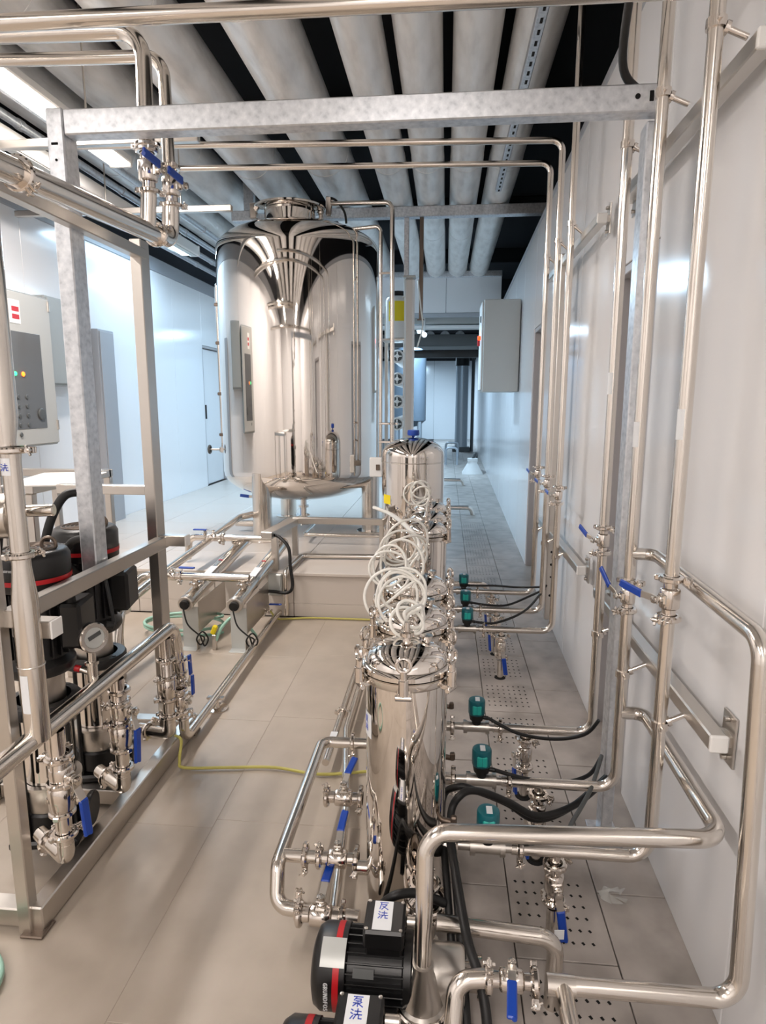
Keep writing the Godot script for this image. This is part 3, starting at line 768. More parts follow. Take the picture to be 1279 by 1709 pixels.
func build_filters() -> void:
	var Z := [1.67, 2.0, 2.36, 3.475, 3.82, 4.2]
	var names := [
		"filter housing nearest the pumps, tall polished cylinder with a white label",
		"polished filter housing just behind the nearest one, under the large hose loop",
		"third polished filter housing from the pumps, last of the nearer three",
		"polished filter housing leading the farther group, its whole barrel in view",
		"middle filter housing of the farther group, mostly hidden",
		"farthest filter housing, right in front of the small tank"]
	var r := 0.113
	for i in 6:
		var h := thing("filter_housing", names[i], "filter housing", V(-0.095, 0, Z[i]), "polished filter housings in a line")
		var p := [Vector2(0.0, 0.085), Vector2(0.05, 0.088), Vector2(0.095, 0.1), Vector2(r, 0.13), Vector2(r, 0.81)]
		put(h, "barrel", MB.new().lathe(p, Vector3.ZERO, Basis(), 56), M["mirror steel"])
		put(h, "lower_flange", MB.new().lathe([Vector2(r, 0.803), Vector2(0.124, 0.806), Vector2(0.126, 0.81), Vector2(0.126, 0.826), Vector2(0.123, 0.828)], Vector3.ZERO, Basis(), 48), M["stainless"])
		var ld := [Vector2(0.123, 0.831), Vector2(0.127, 0.833), Vector2(0.127, 0.845), Vector2(0.122, 0.85), Vector2(0.112, 0.851)]
		for k in 8:
			var a := (k + 1) * PI / 16.0
			ld.append(Vector2(0.112 * cos(a), 0.851 + 0.052 * sin(a)))
		var lid := put(h, "lid", MB.new().lathe(ld, Vector3.ZERO, Basis(), 56), M["mirror steel"])
		put(lid, "vent_nozzle", MB.new().lathe([Vector2(0.012, 0.893), Vector2(0.012, 0.915), Vector2(0.02, 0.917), Vector2(0.02, 0.927), Vector2(0.009, 0.93), Vector2(0.007, 0.955), Vector2(0, 0.956)], Vector3.ZERO, Basis(), 14), M["cast steel"])
		put(lid, "gauge_port", MB.new().lathe([Vector2(0.01, 0.87), Vector2(0.01, 0.9), Vector2(0.016, 0.902), Vector2(0.016, 0.912), Vector2(0, 0.913)], Vector3(0.055, 0, -0.02), Basis(), 12), M["cast steel"])
		for k in 6:
			var a := PI / 2 + k * TAU / 6
			var d := Vector3(cos(a), 0, sin(a))
			var b := Basis(Vector3.UP, -a)
			var m := MB.new()
			m.box(Vector3(0.03, 0.014, 0.008), d * 0.132 + Vector3(0, 0.806, 0) + b * Vector3(0, 0, 0.014), 0.003, b)
			m.box(Vector3(0.03, 0.014, 0.008), d * 0.132 + Vector3(0, 0.806, 0) - b * Vector3(0, 0, 0.014), 0.003, b)
			m.cyl(0.008, d * 0.141 + Vector3(0, 0.8, 0) - b * Vector3(0, 0, 0.022), d * 0.141 + Vector3(0, 0.8, 0) + b * Vector3(0, 0, 0.022), 10, 0.002)
			m.cyl(0.0135, d * 0.142 + Vector3(0, 0.808, 0), d * 0.142 + Vector3(0, 0.852, 0), 12, 0.002)
			m.cyl(0.0095, d * 0.142 + Vector3(0, 0.852, 0), d * 0.142 + Vector3(0, 0.874, 0), 10)
			var e := put(h, "eye_bolt", m, M["cast steel"])
			put(e, "ring", MB.new().torus(0.018, 0.0052, d * 0.144 + Vector3(0, 0.89, 0), Basis(Vector3.UP, PI / 2 - a) * Basis(Vector3.RIGHT, PI / 2), 18, 8), M["cast steel"])
		for k in 3:
			var a := k * TAU / 3 + 0.52
			put(h, "leg", MB.new().cyl(0.014, Vector3(cos(a) * 0.09, 0, sin(a) * 0.09), Vector3(cos(a) * 0.09, 0.14, sin(a) * 0.09), 12).cyl(0.024, Vector3(cos(a) * 0.09, 0, sin(a) * 0.09), Vector3(cos(a) * 0.09, 0.008, sin(a) * 0.09), 14), M["stainless"])
		put(h, "outlet_port", MB.new().cyl(0.02, Vector3(0.105, 0.285, 0), Vector3(0.14, 0.285, 0), 14), M["stainless"])
		add_clamp(h, Vector3(0.143, 0.285, 0), Vector3.RIGHT, 0.024, 1.2)
		put(h, "inlet_port", MB.new().cyl(0.02, Vector3(-0.105, 0.19, 0), Vector3(-0.14, 0.19, 0), 14), M["stainless"])
		put(h, "sample_cock", MB.new().cyl(0.009, Vector3(0.1, 0.385, 0.03), Vector3(0.14, 0.385, 0.04), 10).box(Vector3(0.018, 0.026, 0.018), Vector3(0.138, 0.392, 0.04), 0.004), M["bronze"])
		if i == 0:
			var lb := put(h, "paper_label", MB.new().lathe([Vector2(r + 0.0008, 0.64), Vector2(r + 0.0008, 0.71)], Vector3.ZERO, Basis(), 8, 2.5, 2.95), M["label white"])
			var a := 2.72
			var nd := Vector3(cos(a), 0, sin(a))
			print_strokes(lb, [GLYPH_A, GLYPH_B], 0.02, nd * (r + 0.0022) + Vector3(0, 0.68, 0) - Basis(Vector3.UP, PI / 2 - a) * Vector3(0.013, 0, 0), Basis(Vector3.UP, PI / 2 - a), M["blue print"])
	# loops of clear hose, each hung on a lid vent
	var rng := RandomNumberGenerator.new()
	rng.seed = 11
	var coils := [
		[V(-0.1, 0.965, 1.67), V(-0.085, 0.945, 1.735), 0.04, 3, Vector3(0.45, 0.5, 1), "clear hose coil lying on the nearest filter lid"],
		[V(-0.095, 0.955, 2.0), V(-0.14, 0.935, 1.98), 0.078, 4, Vector3(0.1, 0.35, 1), "large round clear hose coil hanging over the second filter lid"],
		[V(-0.095, 0.955, 2.36), V(-0.185, 0.94, 2.30), 0.08, 3, Vector3(-0.35, 0.35, 1), "loose clear hose loops left of the third filter lid"],
		[V(-0.095, 0.955, 2.4), V(-0.165, 0.945, 2.62), 0.085, 4, Vector3(0.3, -0.25, 1), "highest tangle of clear hose between the two filter groups"],
		[V(-0.095, 0.955, 3.475), V(-0.14, 1.055, 3.5), 0.055, 4, Vector3(0.2, 0.1, 1), "clear hose loops above the farther filter group, before the small tank"]]
	for c in coils:
		var o := thing("hose_coil", c[5], "hose", c[0], "clear vent hoses on the filters")
		var pts := [Vector3.ZERO, Vector3(0, 0.02, 0)]
		var b := MB.along(c[4])
		var cc: Vector3 = c[1] - c[0]
		var turns: int = c[3]
		var a0 := rng.randf() * TAU
		for i in turns * 10:
			var a := a0 + TAU * i / 10.0
			var rr: float = c[2] * (1.0 + 0.2 * sin(a * 0.37 + a0 * 3.0))
			pts.append(cc + b * Vector3(cos(a) * rr, (i - turns * 5) * 0.0019 * (1.0 + 0.8 * sin(i * 0.9)), sin(a) * rr * 1.02) + Vector3(0.02 * sin(a * 0.31), 0.016 * sin(a * 0.23), 0.012 * sin(a * 0.17)))
		put(o, "hose", MB.new().hose(pts, 0.005, 8, 4), M["vinyl hose"])
	cable("thick pale hose arching from the square frame to the clear hose tangle", [V(-0.5, 0.8, 4.5), V(-0.36, 0.83, 4.1), V(-0.22, 0.9, 3.4), V(-0.13, 0.93, 2.9), V(-0.09, 0.87, 2.75)], 0.013, M["vinyl hose"], "hose", "hose")

func build_wall_pipes() -> void:
	# rails standing off the wall that the vertical pipes are clipped to
	for q in [[0.735, 1.5, 2.75, "lower steel rail with a white cap, behind the three nearest wall pipes"], [2.32, 1.595, 2.72, "upper steel rail with a white cap, behind the three nearest wall pipes"], [0.74, 3.1, 4.5, "lower steel rail behind the three thin wall pipes"], [2.35, 3.08, 4.5, "upper steel rail behind the three thin wall pipes"]]:
		var L: float = q[2] - q[1]
		var o := thing("wall_rail", q[3], "rail", V(0.672, q[0], q[1]), "")
		put(o, "square_tube", MB.new().box(Vector3(0.042, 0.042, L), Vector3(0, 0, -L * 0.5), 0.004), M["satin steel"])
		put(o, "end_cap", MB.new().box(Vector3(0.044, 0.044, 0.012), Vector3(0, 0, 0.004), 0.004), M["white plastic"])
		for e in [0.03, L - 0.03]:
			var m := MB.new()
			m.box(Vector3(0.006, 0.13, 0.07), Vector3(0.0375, 0, -e), 0.001)
			m.box(Vector3(0.02, 0.03, 0.05), Vector3(0.03, 0, -e), 0.002)
			for s in [-1, 1]:
				m.cyl(0.007, Vector3(0.034, s * 0.05, -e), Vector3(0.022, s * 0.05, -e), 6)
			put(o, "wall_plate", m, M["satin steel"])
	# six risers with their valves; each turns at the bottom to a filter housing
	var X := [0.592, 0.582, 0.585, 0.612, 0.605, 0.602]
	var Z := [1.67, 2.0, 2.36, 3.475, 3.82, 4.2]
	var yv := [1.045, 0.95, 1.05, 1.055, 1.075, 1.09]
	var up := ["tall wall pipe nearest the camera, above its valve, with a paper tag", "tall wall pipe beside the right gantry post, above its valve", "tall wall pipe in front of the nearer door, above its valve", "thin wall pipe nearest the door, rising past the rails to the ceiling", "thin wall pipe, middle of three, bending left at the top", "thin wall pipe farthest along, bending left at the top"]
	var low := ["pipe from the nearest wall valve bending to the nearest filter housing", "pipe below the twin valve bending to the second filter housing", "pipe from the door-side wall valve bending to the third filter housing", "pipe from the nearest thin-pipe valve bending to the farther filters", "pipe from the middle thin-pipe valve bending behind the drilled post", "pipe from the farthest thin-pipe valve bending to the last filter"]
	var vl := ["ball valve with a lever pointing left on the nearest wall pipe", "ball valve with its blue lever aimed at the camera beside the gantry post", "ball valve with a raised blue lever on the pipe before the door", "ball valve on the nearest of the three thin wall pipes, lowest of the three", "ball valve on the middle thin wall pipe", "ball valve with a dark blue lever on the farthest thin wall pipe"]
	var stems := [Vector3(-1, 0, 0.35), Vector3(-1, 0, 0.2), Vector3(-1, 0, 0.15), Vector3(-1, 0, 0.05), Vector3(-1, 0, 0.1), Vector3(-1, 0, 0.1)]
	var levers := [Vector3(0, 0.05, -1), Vector3(-0.3, 0.35, -0.5), Vector3(0, 0.25, -1), Vector3(0, 0.1, -1), Vector3(0, 0.1, -1), Vector3(0, 0.15, -1)]
	for i in 6:
		var r := 0.0175
		var x: float = X[i]
		var z: float = Z[i]
		var s: float = [0.85, 0.75, 0.75, 0.72, 0.72, 0.72][i]
		var a: float = yv[i] + 0.062 * s
		var e: float = yv[i] - 0.062 * s
		var top := [V(x, a, z), V(x, 3.9, z)]
		if i == 4: top = [V(x, a, z), V(x, 2.945, z), V(-3.3, 3.03, z)]
		if i == 5: top = [V(x, a, z), V(x, 2.96, z), V(-1.7, 3.0, z)]
		var p := pipe(up[i], top, r, 0.06)
		pipe_clip(p, V(x, 2.39 if i < 3 else 2.43, z), r, Vector3(0.07, -0.03, 0) if i < 3 else Vector3(0.06, -0.05, 0))
		if i < 3:
			put(p, "paper_tag", MB.new().lathe([Vector2(r + 0.0007, 0.0), Vector2(r + 0.0007, 0.075)], Vector3(0, [0.36, 0.42, 0.48][i], 0), Basis(), 6, 1.9, 3.1), M["label white"])
		var q := pipe(low[i], [V(x, e, z), V(x, 0.287, z), V(0.21, 0.287, z)], r, 0.06)
		pipe_clip(q, V(x, 0.69 if i < 3 else 0.715, z), r, Vector3(0.07, 0.034, 0))
		pipe_clamp(q, V(0.235, 0.287, z), Vector3.RIGHT, r + 0.002, 1.5)
		var v := ball_valve(vl[i], V(x, yv[i], z), Vector3.UP, stems[i], levers[i], s, "ball valves on the wall pipes")
		v.set_meta("group", "ball valves on the wall pipes")
	# side branches that leave the gantry-side pipe and run along the wall toward the camera
	var qd := pipe("wall pipe running forward at waist height, then dropping along the wall to the floor line", [V(0.582, 1.085, 2.0), V(0.655, 1.085, 2.0), V(0.655, 1.07, 1.31), V(0.645, 0.29, 1.235), V(0.26, 0.305, 1.22)], 0.0195, 0.055)
	put(qd, "tee", MB.new().cyl(0.022, V(0.30, 0.303, 1.22) - qd.position, V(0.24, 0.305, 1.22) - qd.position, 16), M["stainless"])
	pipe("big pipe from the front pump rising, crossing right and running along the wall", [V(-0.03, 0.23, 1.305), V(-0.03, 0.53, 1.385), V(0.66, 0.55, 1.40), V(0.66, 0.555, 2.0), V(0.582, 0.555, 2.0)], 0.021, 0.06)
	pipe("pipe running forward from the lower tee toward the bottom of the picture", [V(0.275, 0.303, 1.21), V(0.275, 0.295, 0.6)], 0.019, 0.0)
	ball_valve("ball valve with an upright blue lever on the low pipe in the near right corner", V(0.165, 0.306, 1.22), Vector3.RIGHT, Vector3(0, 1, 0.0), Vector3(-0.1, 0, 1), 0.8, "ball valves near the front pumps", 0.1)
	pipe("low pipe crossing from the front pump and turning down through the floor panel", [V(0.0, 0.235, 1.44), V(0.302, 0.215, 1.44), V(0.302, -0.04, 1.46)], 0.021, 0.05)
	pipe("short pipe joining the front pump to the near corner valve", [V(0.035, 0.16, 1.15), V(0.045, 0.3, 1.215), V(0.11, 0.305, 1.22)], 0.02, 0.05)
	# flow sensors on the lines
	var nm := ["teal flow sensor half hidden behind the big crossing pipe", "teal flow sensor on the second line, above the black cable loop", "teal flow sensor on the third line, uppermost of the nearer three", "lowest teal flow sensor of the farther three", "middle teal flow sensor of the farther three", "topmost teal flow sensor, farthest along the aisle"]
	for i in 6:
		var o := thing("flow_sensor", nm[i], "flow sensor", V(0.142, 0.287, Z[i]), "teal flow sensors on the filter outlets")
		var m := MB.new()
		m.cyl(0.0205, Vector3(-0.05, 0, 0), Vector3(0.05, 0, 0), 18)
		m.lathe([Vector2(0, -0.05), Vector2(0.026, -0.05), Vector2(0.026, -0.036), Vector2(0, -0.036)], Vector3.ZERO, MB.along(Vector3.RIGHT), 6)
		m.lathe([Vector2(0, 0.036), Vector2(0.026, 0.036), Vector2(0.026, 0.05), Vector2(0, 0.05)], Vector3.ZERO, MB.along(Vector3.RIGHT), 6)
		m.cyl(0.014, Vector3(0.05, 0, 0), Vector3(0.09, 0, 0), 14)
		m.cyl(0.014, Vector3(-0.05, 0, 0), Vector3(-0.085, 0, 0), 14)
		put(o, "tee_body", m, M["satin steel"])
		put(o, "neck", MB.new().lathe([Vector2(0.018, 0.015), Vector2(0.018, 0.03), Vector2(0.026, 0.034), Vector2(0.029, 0.05), Vector2(0.0315, 0.064)], Vector3.ZERO, Basis(), 18), M["rubber"])
		var hd := put(o, "head", MB.new().lathe([Vector2(0.031, 0.058), Vector2(0.033, 0.062), Vector2(0.033, 0.11), Vector2(0.031, 0.116), Vector2(0.025, 0.119), Vector2(0, 0.119)], Vector3.ZERO, Basis(), 20), M["teal"])
		put(hd, "window", MB.new().box(Vector3(0.034, 0.038, 0.012), Vector3(0, 0.083, 0.0285), 0.004), M["light teal"])
		put(hd, "seam", MB.new().box(Vector3(0.001, 0.036, 0.002), Vector3(0, 0.083, 0.0345), 0.0), M["teal"])
		put(hd, "top_label", MB.new().box(Vector3(0.017, 0.001, 0.034), Vector3(0.002, 0.1195, 0.004), 0.0), M["label white"])
		put(o, "cable_gland", MB.new().cyl(0.008, Vector3(0.024, 0.045, 0.006), Vector3(0.046, 0.043, 0.008), 10, 0.002), M["rubber"])
	cable("black sensor cable sagging from the third flow sensor to the gantry post", [V(0.188, 0.33, 2.352), V(0.30, 0.30, 2.3), V(0.424, 0.318, 2.24), V(0.52, 0.37, 2.19), V(0.56, 0.44, 2.165)], 0.0065, M["rubber"], "cable", "cable", "black sensor cables")
	cable("black sensor cable sagging from the second flow sensor to the gantry post", [V(0.188, 0.33, 1.992), V(0.294, 0.30, 2.0), V(0.406, 0.28, 2.02), V(0.511, 0.283, 2.07), V(0.565, 0.315, 2.13)], 0.007, M["rubber"], "cable", "cable", "black sensor cables")
	cable("grey cable curving low behind the crossing pipe up to the gantry post", [V(0.186, 0.33, 1.662), V(0.24, 0.325, 1.66), V(0.34, 0.25, 1.72), V(0.42, 0.262, 1.85), V(0.5, 0.29, 1.98), V(0.565, 0.33, 2.12)], 0.007, M["cable grey"])
	cable("thick black hose looping from the front pumps over the aisle to the gantry post", [V(0.08, 0.06, 1.25), V(0.055, 0.25, 1.5), V(0.036, 0.33, 1.72), V(0.066, 0.385, 1.76), V(0.122, 0.375, 1.8), V(0.219, 0.31, 1.85), V(0.321, 0.235, 1.9), V(0.456, 0.215, 2.0), V(0.585, 0.26, 2.1)], 0.0115, M["rubber"])
	cable("second thick black hose lying just under the first in the aisle", [V(0.06, 0.05, 1.3), V(0.028, 0.25, 1.53), V(0.012, 0.31, 1.83), V(0.06, 0.36, 1.84), V(0.13, 0.345, 1.84), V(0.22, 0.285, 1.88), V(0.32, 0.2, 1.93), V(0.45, 0.185, 2.03), V(0.585, 0.25, 2.12)], 0.0105, M["rubber"])
	cable("black sensor cable from the lowest far flow sensor up to the drilled post", [V(0.188, 0.33, 3.467), V(0.309, 0.318, 3.5), V(0.486, 0.36, 3.62), V(0.645, 0.42, 3.93)], 0.007, M["rubber"], "cable", "cable", "black sensor cables")
	cable("black sensor cable from the middle far flow sensor to the drilled post", [V(0.188, 0.33, 3.812), V(0.3, 0.312, 3.83), V(0.41, 0.31, 3.86), V(0.55, 0.35, 3.93), V(0.645, 0.39, 3.96)], 0.007, M["rubber"], "cable", "cable", "black sensor cables")
	cable("black sensor cable running almost level from the topmost flow sensor", [V(0.188, 0.33, 4.192), V(0.27, 0.335, 4.18), V(0.358, 0.345, 4.15), V(0.5, 0.36, 4.08), V(0.645, 0.4, 3.97)], 0.007, M["rubber"], "cable", "cable", "black sensor cables")
	# drain drops from the lines through the floor panels
	var dl := ["drain valve with a hanging blue lever and tag in front of the crossing pipe", "bulky drain valve on the second line beside the thick black hoses", "drain valve on the third line, behind the second flow sensor cable", "drain valve with a hanging blue lever under the lowest far line", "drain valve under the middle far line", "drain valve under the farthest line"]
	for i in 6:
		var x := 0.335
		var z: float = Z[i]
		var o := thing("drain_pipe", ["short drain pipe into the floor hole under the front drain valve", "short drain pipe under the bulky second-line drain valve", "short drain pipe under the third-line drain valve", "short drain pipe below the hanging blue lever, ending in a black hole", "short drain pipe under the middle far line", "short drain pipe under the farthest line"][i], "pipe", V(x, -0.03, z))
		put(o, "tube", MB.new().cyl(0.017, Vector3.ZERO, Vector3(0, 0.135, 0), 14), M["stainless"])
		put(o, "floor_hole", MB.new().cyl(0.032, Vector3(0, 0.029, 0), Vector3(0, 0.0312, 0), 18), M["slot"])
		var d := ball_valve(dl[i], V(x, 0.187, z), Vector3.UP, Vector3(0.1, 0, 1) if i in [0, 3] else Vector3(-1, 0, 0.4), Vector3(0.15, -1, 0) if i in [0, 3] else Vector3(0, -1, 0.2), 0.92, "drain valves over the perforated panels", 0.12)
		if i == 0:
			put(d, "tag", MB.new().box(Vector3(0.002, 0.03, 0.028), Vector3(0.073, -0.105, 0), 0.0005), M["label white"])
		put(d, "tee_stub", MB.new().cyl(0.015, Vector3(0, 0.06, 0), Vector3(0, 0.09, 0), 14), M["stainless"])
	cable("thick black cable descending along the nearest wall pipe from the ceiling", [V(0.47, 3.6, 1.62), V(0.5, 3.0, 1.72), V(0.47, 2.7, 1.9), V(0.48, 2.5, 2.05), V(0.545, 2.44, 2.1)], 0.012, M["rubber"])
	var gl := thing("plastic_scrap", "crumpled clear plastic scrap lying on the grey floor by the wall", "plastic scrap", V(0.557, 0.0, 1.846))
	var gm := MB.new()
	for k in 9:
		var a := k * 2.4
		gm.flat([Vector3(cos(a) * 0.045, 0.002, sin(a) * 0.03), Vector3(cos(a + 0.9) * 0.05, 0.01 + 0.008 * (k % 3), sin(a + 0.9) * 0.035), Vector3(cos(a + 1.9) * 0.02, 0.02 + 0.004 * (k % 2), sin(a + 1.9) * 0.015)], Vector3(0.2 * cos(a), 1, 0.2 * sin(a)).normalized())
	var film := mat("clear film", Color(0.9, 0.9, 0.88, 0.35), 0.15)
	film.transparency = BaseMaterial3D.TRANSPARENCY_ALPHA
	put(gl, "film", gm, film)

func pump(label: String, at: Vector3, turn: float) -> Node3D:
	var o := thing("booster_pump", label, "pump", at, "upright booster pumps on the skid", Basis(Vector3.UP, turn))
	var base := MB.new()
	base.box(Vector3(0.22, 0.03, 0.22), Vector3(0, 0.015, 0), 0.008)
	base.cyl(0.095, Vector3(0, 0.03, 0), Vector3(0, 0.12, 0), 28, 0.01)
	base.cyl(0.04, Vector3(-0.13, 0.075, 0), Vector3(0.13, 0.075, 0), 18, 0.006)
	base.cyl(0.058, Vector3(0.115, 0.075, 0), Vector3(0.135, 0.075, 0), 20, 0.004)
	put(o, "base", base, M["black paint"])
	put(o, "cup", MB.new().lathe([Vector2(0.09, 0.12), Vector2(0.094, 0.125), Vector2(0.094, 0.2), Vector2(0.098, 0.203), Vector2(0.098, 0.212), Vector2(0.08, 0.214)], Vector3.ZERO, Basis(), 32), M["satin steel"])
	put(o, "sleeve", MB.new().lathe([Vector2(0.078, 0.2), Vector2(0.078, 0.46), Vector2(0.08, 0.465)], Vector3.ZERO, Basis(), 32), M["mirror steel"])
	for k in 4:
		var a := k * TAU / 4 + 0.5
		put(o, "stay_rod", MB.new().cyl(0.008, Vector3(0, 0.03, 0), Vector3(0, 0.5, 0), 10), M["black paint"], Vector3(cos(a) * 0.1, 0, sin(a) * 0.1))
	put(o, "coupling_flange", MB.new().lathe([Vector2(0.0, 0.455), Vector2(0.11, 0.458), Vector2(0.118, 0.465), Vector2(0.118, 0.49), Vector2(0.112, 0.497), Vector2(0.085, 0.5)], Vector3.ZERO, Basis(), 32), M["black paint"])
	put(o, "coupling_guard", MB.new().lathe([Vector2(0.07, 0.49), Vector2(0.07, 0.6)], Vector3.ZERO, Basis(), 28), M["satin steel"])
	var mo := MB.new()
	mo.lathe([Vector2(0.05, 0.585), Vector2(0.1, 0.595), Vector2(0.11, 0.61), Vector2(0.11, 0.63), Vector2(0.092, 0.65), Vector2(0.092, 0.9)], Vector3.ZERO, Basis(), 32)
	for k in 24:
		var a := k * TAU / 24
		mo.box(Vector3(0.02, 0.22, 0.004), Vector3(cos(a) * 0.1, 0.77, sin(a) * 0.1), 0.001, Basis(Vector3.UP, -a))
	put(o, "motor", mo, M["black paint"])
	var fc := put(o, "fan_cover", MB.new().lathe([Vector2(0.112, 0.885), Vector2(0.116, 0.89), Vector2(0.118, 0.985), Vector2(0.11, 1.0), Vector2(0.1, 1.006), Vector2(0, 1.008)], Vector3.ZERO, Basis(), 36), M["black paint"])
	var gr := MB.new()
	for k in 5:
		gr.torus(0.02 + k * 0.015, 0.003, Vector3(0, 1.008, 0), Basis(), 28, 6)
	put(fc, "fan_grille", gr, M["bronze"])
	put(fc, "stripe", MB.new().lathe([Vector2(0.1182, 0.91), Vector2(0.1186, 0.925)], Vector3.ZERO, Basis(), 36), M["red"])
	put(o, "lifting_ring", MB.new().torus(0.022, 0.006, Vector3(0.06, 1.02, 0), Basis(Vector3.RIGHT, PI / 2), 16, 8), M["bronze"])
	var tb := put(o, "terminal_box", MB.new().box(Vector3(0.07, 0.15, 0.14), Vector3(0.13, 0.76, 0), 0.01), M["black paint"])
	put(tb, "cable_gland", MB.new().cyl(0.016, Vector3(0.13, 0.83, 0.04), Vector3(0.13, 0.87, 0.05), 12, 0.003), M["rubber"])
	var tx := TextMesh.new()
	tx.text = "GRUNDFOS"
	tx.font_size = 16
	tx.pixel_size = 0.0006
	tx.depth = 0.001
	var ft := SystemFont.new()
	ft.font_names = PackedStringArray(["Droid Sans"])
	ft.font_weight = 700
	tx.font = ft
	put(fc, "lettering", tx, M["label white"], Vector3(-0.03, 0.96, 0.1155), Basis(Vector3.UP, -0.25))
	return o

func build_left_skid() -> void:
	# square tube frame round the pumps
	var s := thing("pump_skid", "stainless square-tube skid frame carrying the upright pumps at left", "pump skid", V(-1.19, 0, 1.55))
	var st: Material = M["satin steel"]
	put(s, "base_beam", MB.new().box(Vector3(0.05, 0.08, 1.2), Vector3(0.012, 0.045, -0.59), 0.004), st)
	put(s, "base_beam", MB.new().box(Vector3(0.05, 0.08, 1.2), Vector3(-0.55, 0.045, -0.59), 0.004), st)
	for z in [-0.02, -0.6, -1.15]:
		put(s, "cross_beam", MB.new().box(Vector3(0.5, 0.06, 0.06), Vector3(-0.27, 0.045, z), 0.004), st)
	put(s, "upright", MB.new().box(Vector3(0.04, 2.1, 0.04), Vector3(-0.015, 1.05, -0.0), 0.003), st)
	put(s, "upright", MB.new().box(Vector3(0.045, 2.09, 0.075), Vector3(-0.02, 1.125, -0.99), 0.003), st)
	put(s, "top_rail", MB.new().box(Vector3(0.04, 0.04, 1.0), Vector3(-0.015, 2.12, -0.5), 0.003), st)
	put(s, "rail", MB.new().box(Vector3(0.04, 0.05, 1.0), Vector3(0.01, 0.965, -0.5), 0.003), st)
	put(s, "stub", MB.new().box(Vector3(0.115, 0.045, 0.045), Vector3(0.055, 0.972, -0.99), 0.003), st)
	put(s, "stub_cap", MB.new().box(Vector3(0.006, 0.047, 0.047), Vector3(0.115, 0.972, -0.99), 0.002), M["white plastic"])
	put(s, "stub", MB.new().box(Vector3(0.115, 0.05, 0.05), Vector3(0.055, 0.925, -0.06), 0.003), st)
	put(s, "stub_cap", MB.new().box(Vector3(0.006, 0.052, 0.052), Vector3(0.115, 0.925, -0.06), 0.002), M["white plastic"])
	put(s, "back_rail", MB.new().box(Vector3(0.4, 0.04, 0.04), Vector3(-0.24, 1.185, -0.99), 0.003), st)
	for z in [0.0, -1.16]:
		put(s, "foot", MB.new().box(Vector3(0.07, 0.01, 0.07), Vector3(0.012, 0.005, z), 0.003), M["bronze"])
	pump("upright black-topped pump farther back on the skid", V(-1.365, 0.075, 2.27), 0.2)
	pump("upright black-topped pump nearer the camera, its round fan grille visible", V(-1.33, 0.075, 1.89), 0.2)
	# discharge header and its three valve trains
	var D := -1.135
	var d := pipe("thick discharge pipe slanting through the left foreground and turning down at its far end", [V(D, 0.615, 1.2), V(D, 0.615, 2.48), V(D, 0.37, 2.53)], 0.028, 0.07)
	put(d, "paper_tag", MB.new().lathe([Vector2(0.0288, 0.0), Vector2(0.0288, 0.06)], V(D, 0.615, 1.52) - d.position, Basis(Vector3.RIGHT, -PI / 2), 6, 2.4, 3.8), M["label white"])
	pipe_clamp(d, V(D, 0.45, 2.515), Vector3.UP, 0.026, 0.4)
	var f := pipe("floor pipe running along the walkway from the far pump valve to the platform", [V(D, 0.28, 2.54), V(D, 0.06, 2.54), V(-1.165, 0.06, 4.3)], 0.022, 0.06)
	pipe_clamp(f, V(D, 0.17, 2.54), Vector3.UP, 0.023, 0.5)
	put(f, "saddle_stand", MB.new().lathe([Vector2(0.06, 0), Vector2(0.06, 0.006), Vector2(0.02, 0.01), Vector2(0.014, 0.03), Vector2(0.014, 0.05)], V(-1.142, 0.0, 2.95) - f.position, Basis(), 18).box(Vector3(0.09, 0.012, 0.03), V(-1.142, 0.06, 2.95) - f.position, 0.003), M["cast steel"])
	ball_valve("ball valve with an upright blue lever above the bend of the floor pipe", V(D, 0.335, 2.53), Vector3.UP, Vector3(1, 0, 0.15), Vector3(0, 1, 0.05), 0.85, "valves on the pump discharge")
	ball_valve("ball valve whose upright lever stands farthest out beside the floor pipe bend", V(D + 0.035, 0.295, 2.44), Vector3(0, 1, 0), Vector3(1, 0, 0.1), Vector3(0.05, 1, 0), 0.8, "valves on the pump discharge", 1.0)
	var zs := [1.65, 2.01, 2.4]
	for i in 3:
		var z: float = zs[i]
		var o := thing("valve_train", ["check valve train with stacked clamps under the near end of the discharge pipe", "check valve train with stacked clamps under the middle of the discharge pipe", "check valve train with stacked clamps under the bend of the discharge pipe"][i], "check valve", V(D, 0.19, z), "check valves of the pumps")
		var m := MB.new()
		m.lathe([Vector2(0.024, 0.02), Vector2(0.024, 0.12), Vector2(0.03, 0.125), Vector2(0.03, 0.14), Vector2(0.037, 0.15), Vector2(0.037, 0.215), Vector2(0.03, 0.225), Vector2(0.024, 0.235), Vector2(0.024, 0.40)], Vector3.ZERO, Basis(), 22)
		put(o, "body", m, M["cast steel"])
		for y in [0.06, 0.135, 0.23, 0.31]:
			add_clamp(o, Vector3(0, y, 0), Vector3.UP, 0.028, 0.5 + y * 9.0 + i)
		put(o, "elbow", MB.new().tube([Vector3(0, 0.03, 0), Vector3(0, -0.025, 0), Vector3(-0.15, -0.025, -0.1 if i < 2 else -0.03)], 0.025, 0.05, 14), M["stainless"])
		add_clamp(o, Vector3(-0.1, -0.025, -0.067 if i < 2 else -0.02), Vector3(1, 0, 0.6), 0.026, 1.0)
	ball_valve("ball valve with a long blue lever hanging forward under the near discharge train", V(D, 0.435, 1.66), Vector3.UP, Vector3(1, 0, 0.3), Vector3(0.25, -1, 0.0), 1.15, "valves on the pump discharge", 0.5)
	ball_valve("ball valve with a long blue lever hanging down under the middle discharge train", V(D, 0.47, 2.02), Vector3.UP, Vector3(1, 0, 0.2), Vector3(0.1, -1, 0.1), 1.15, "valves on the pump discharge", 0.3)
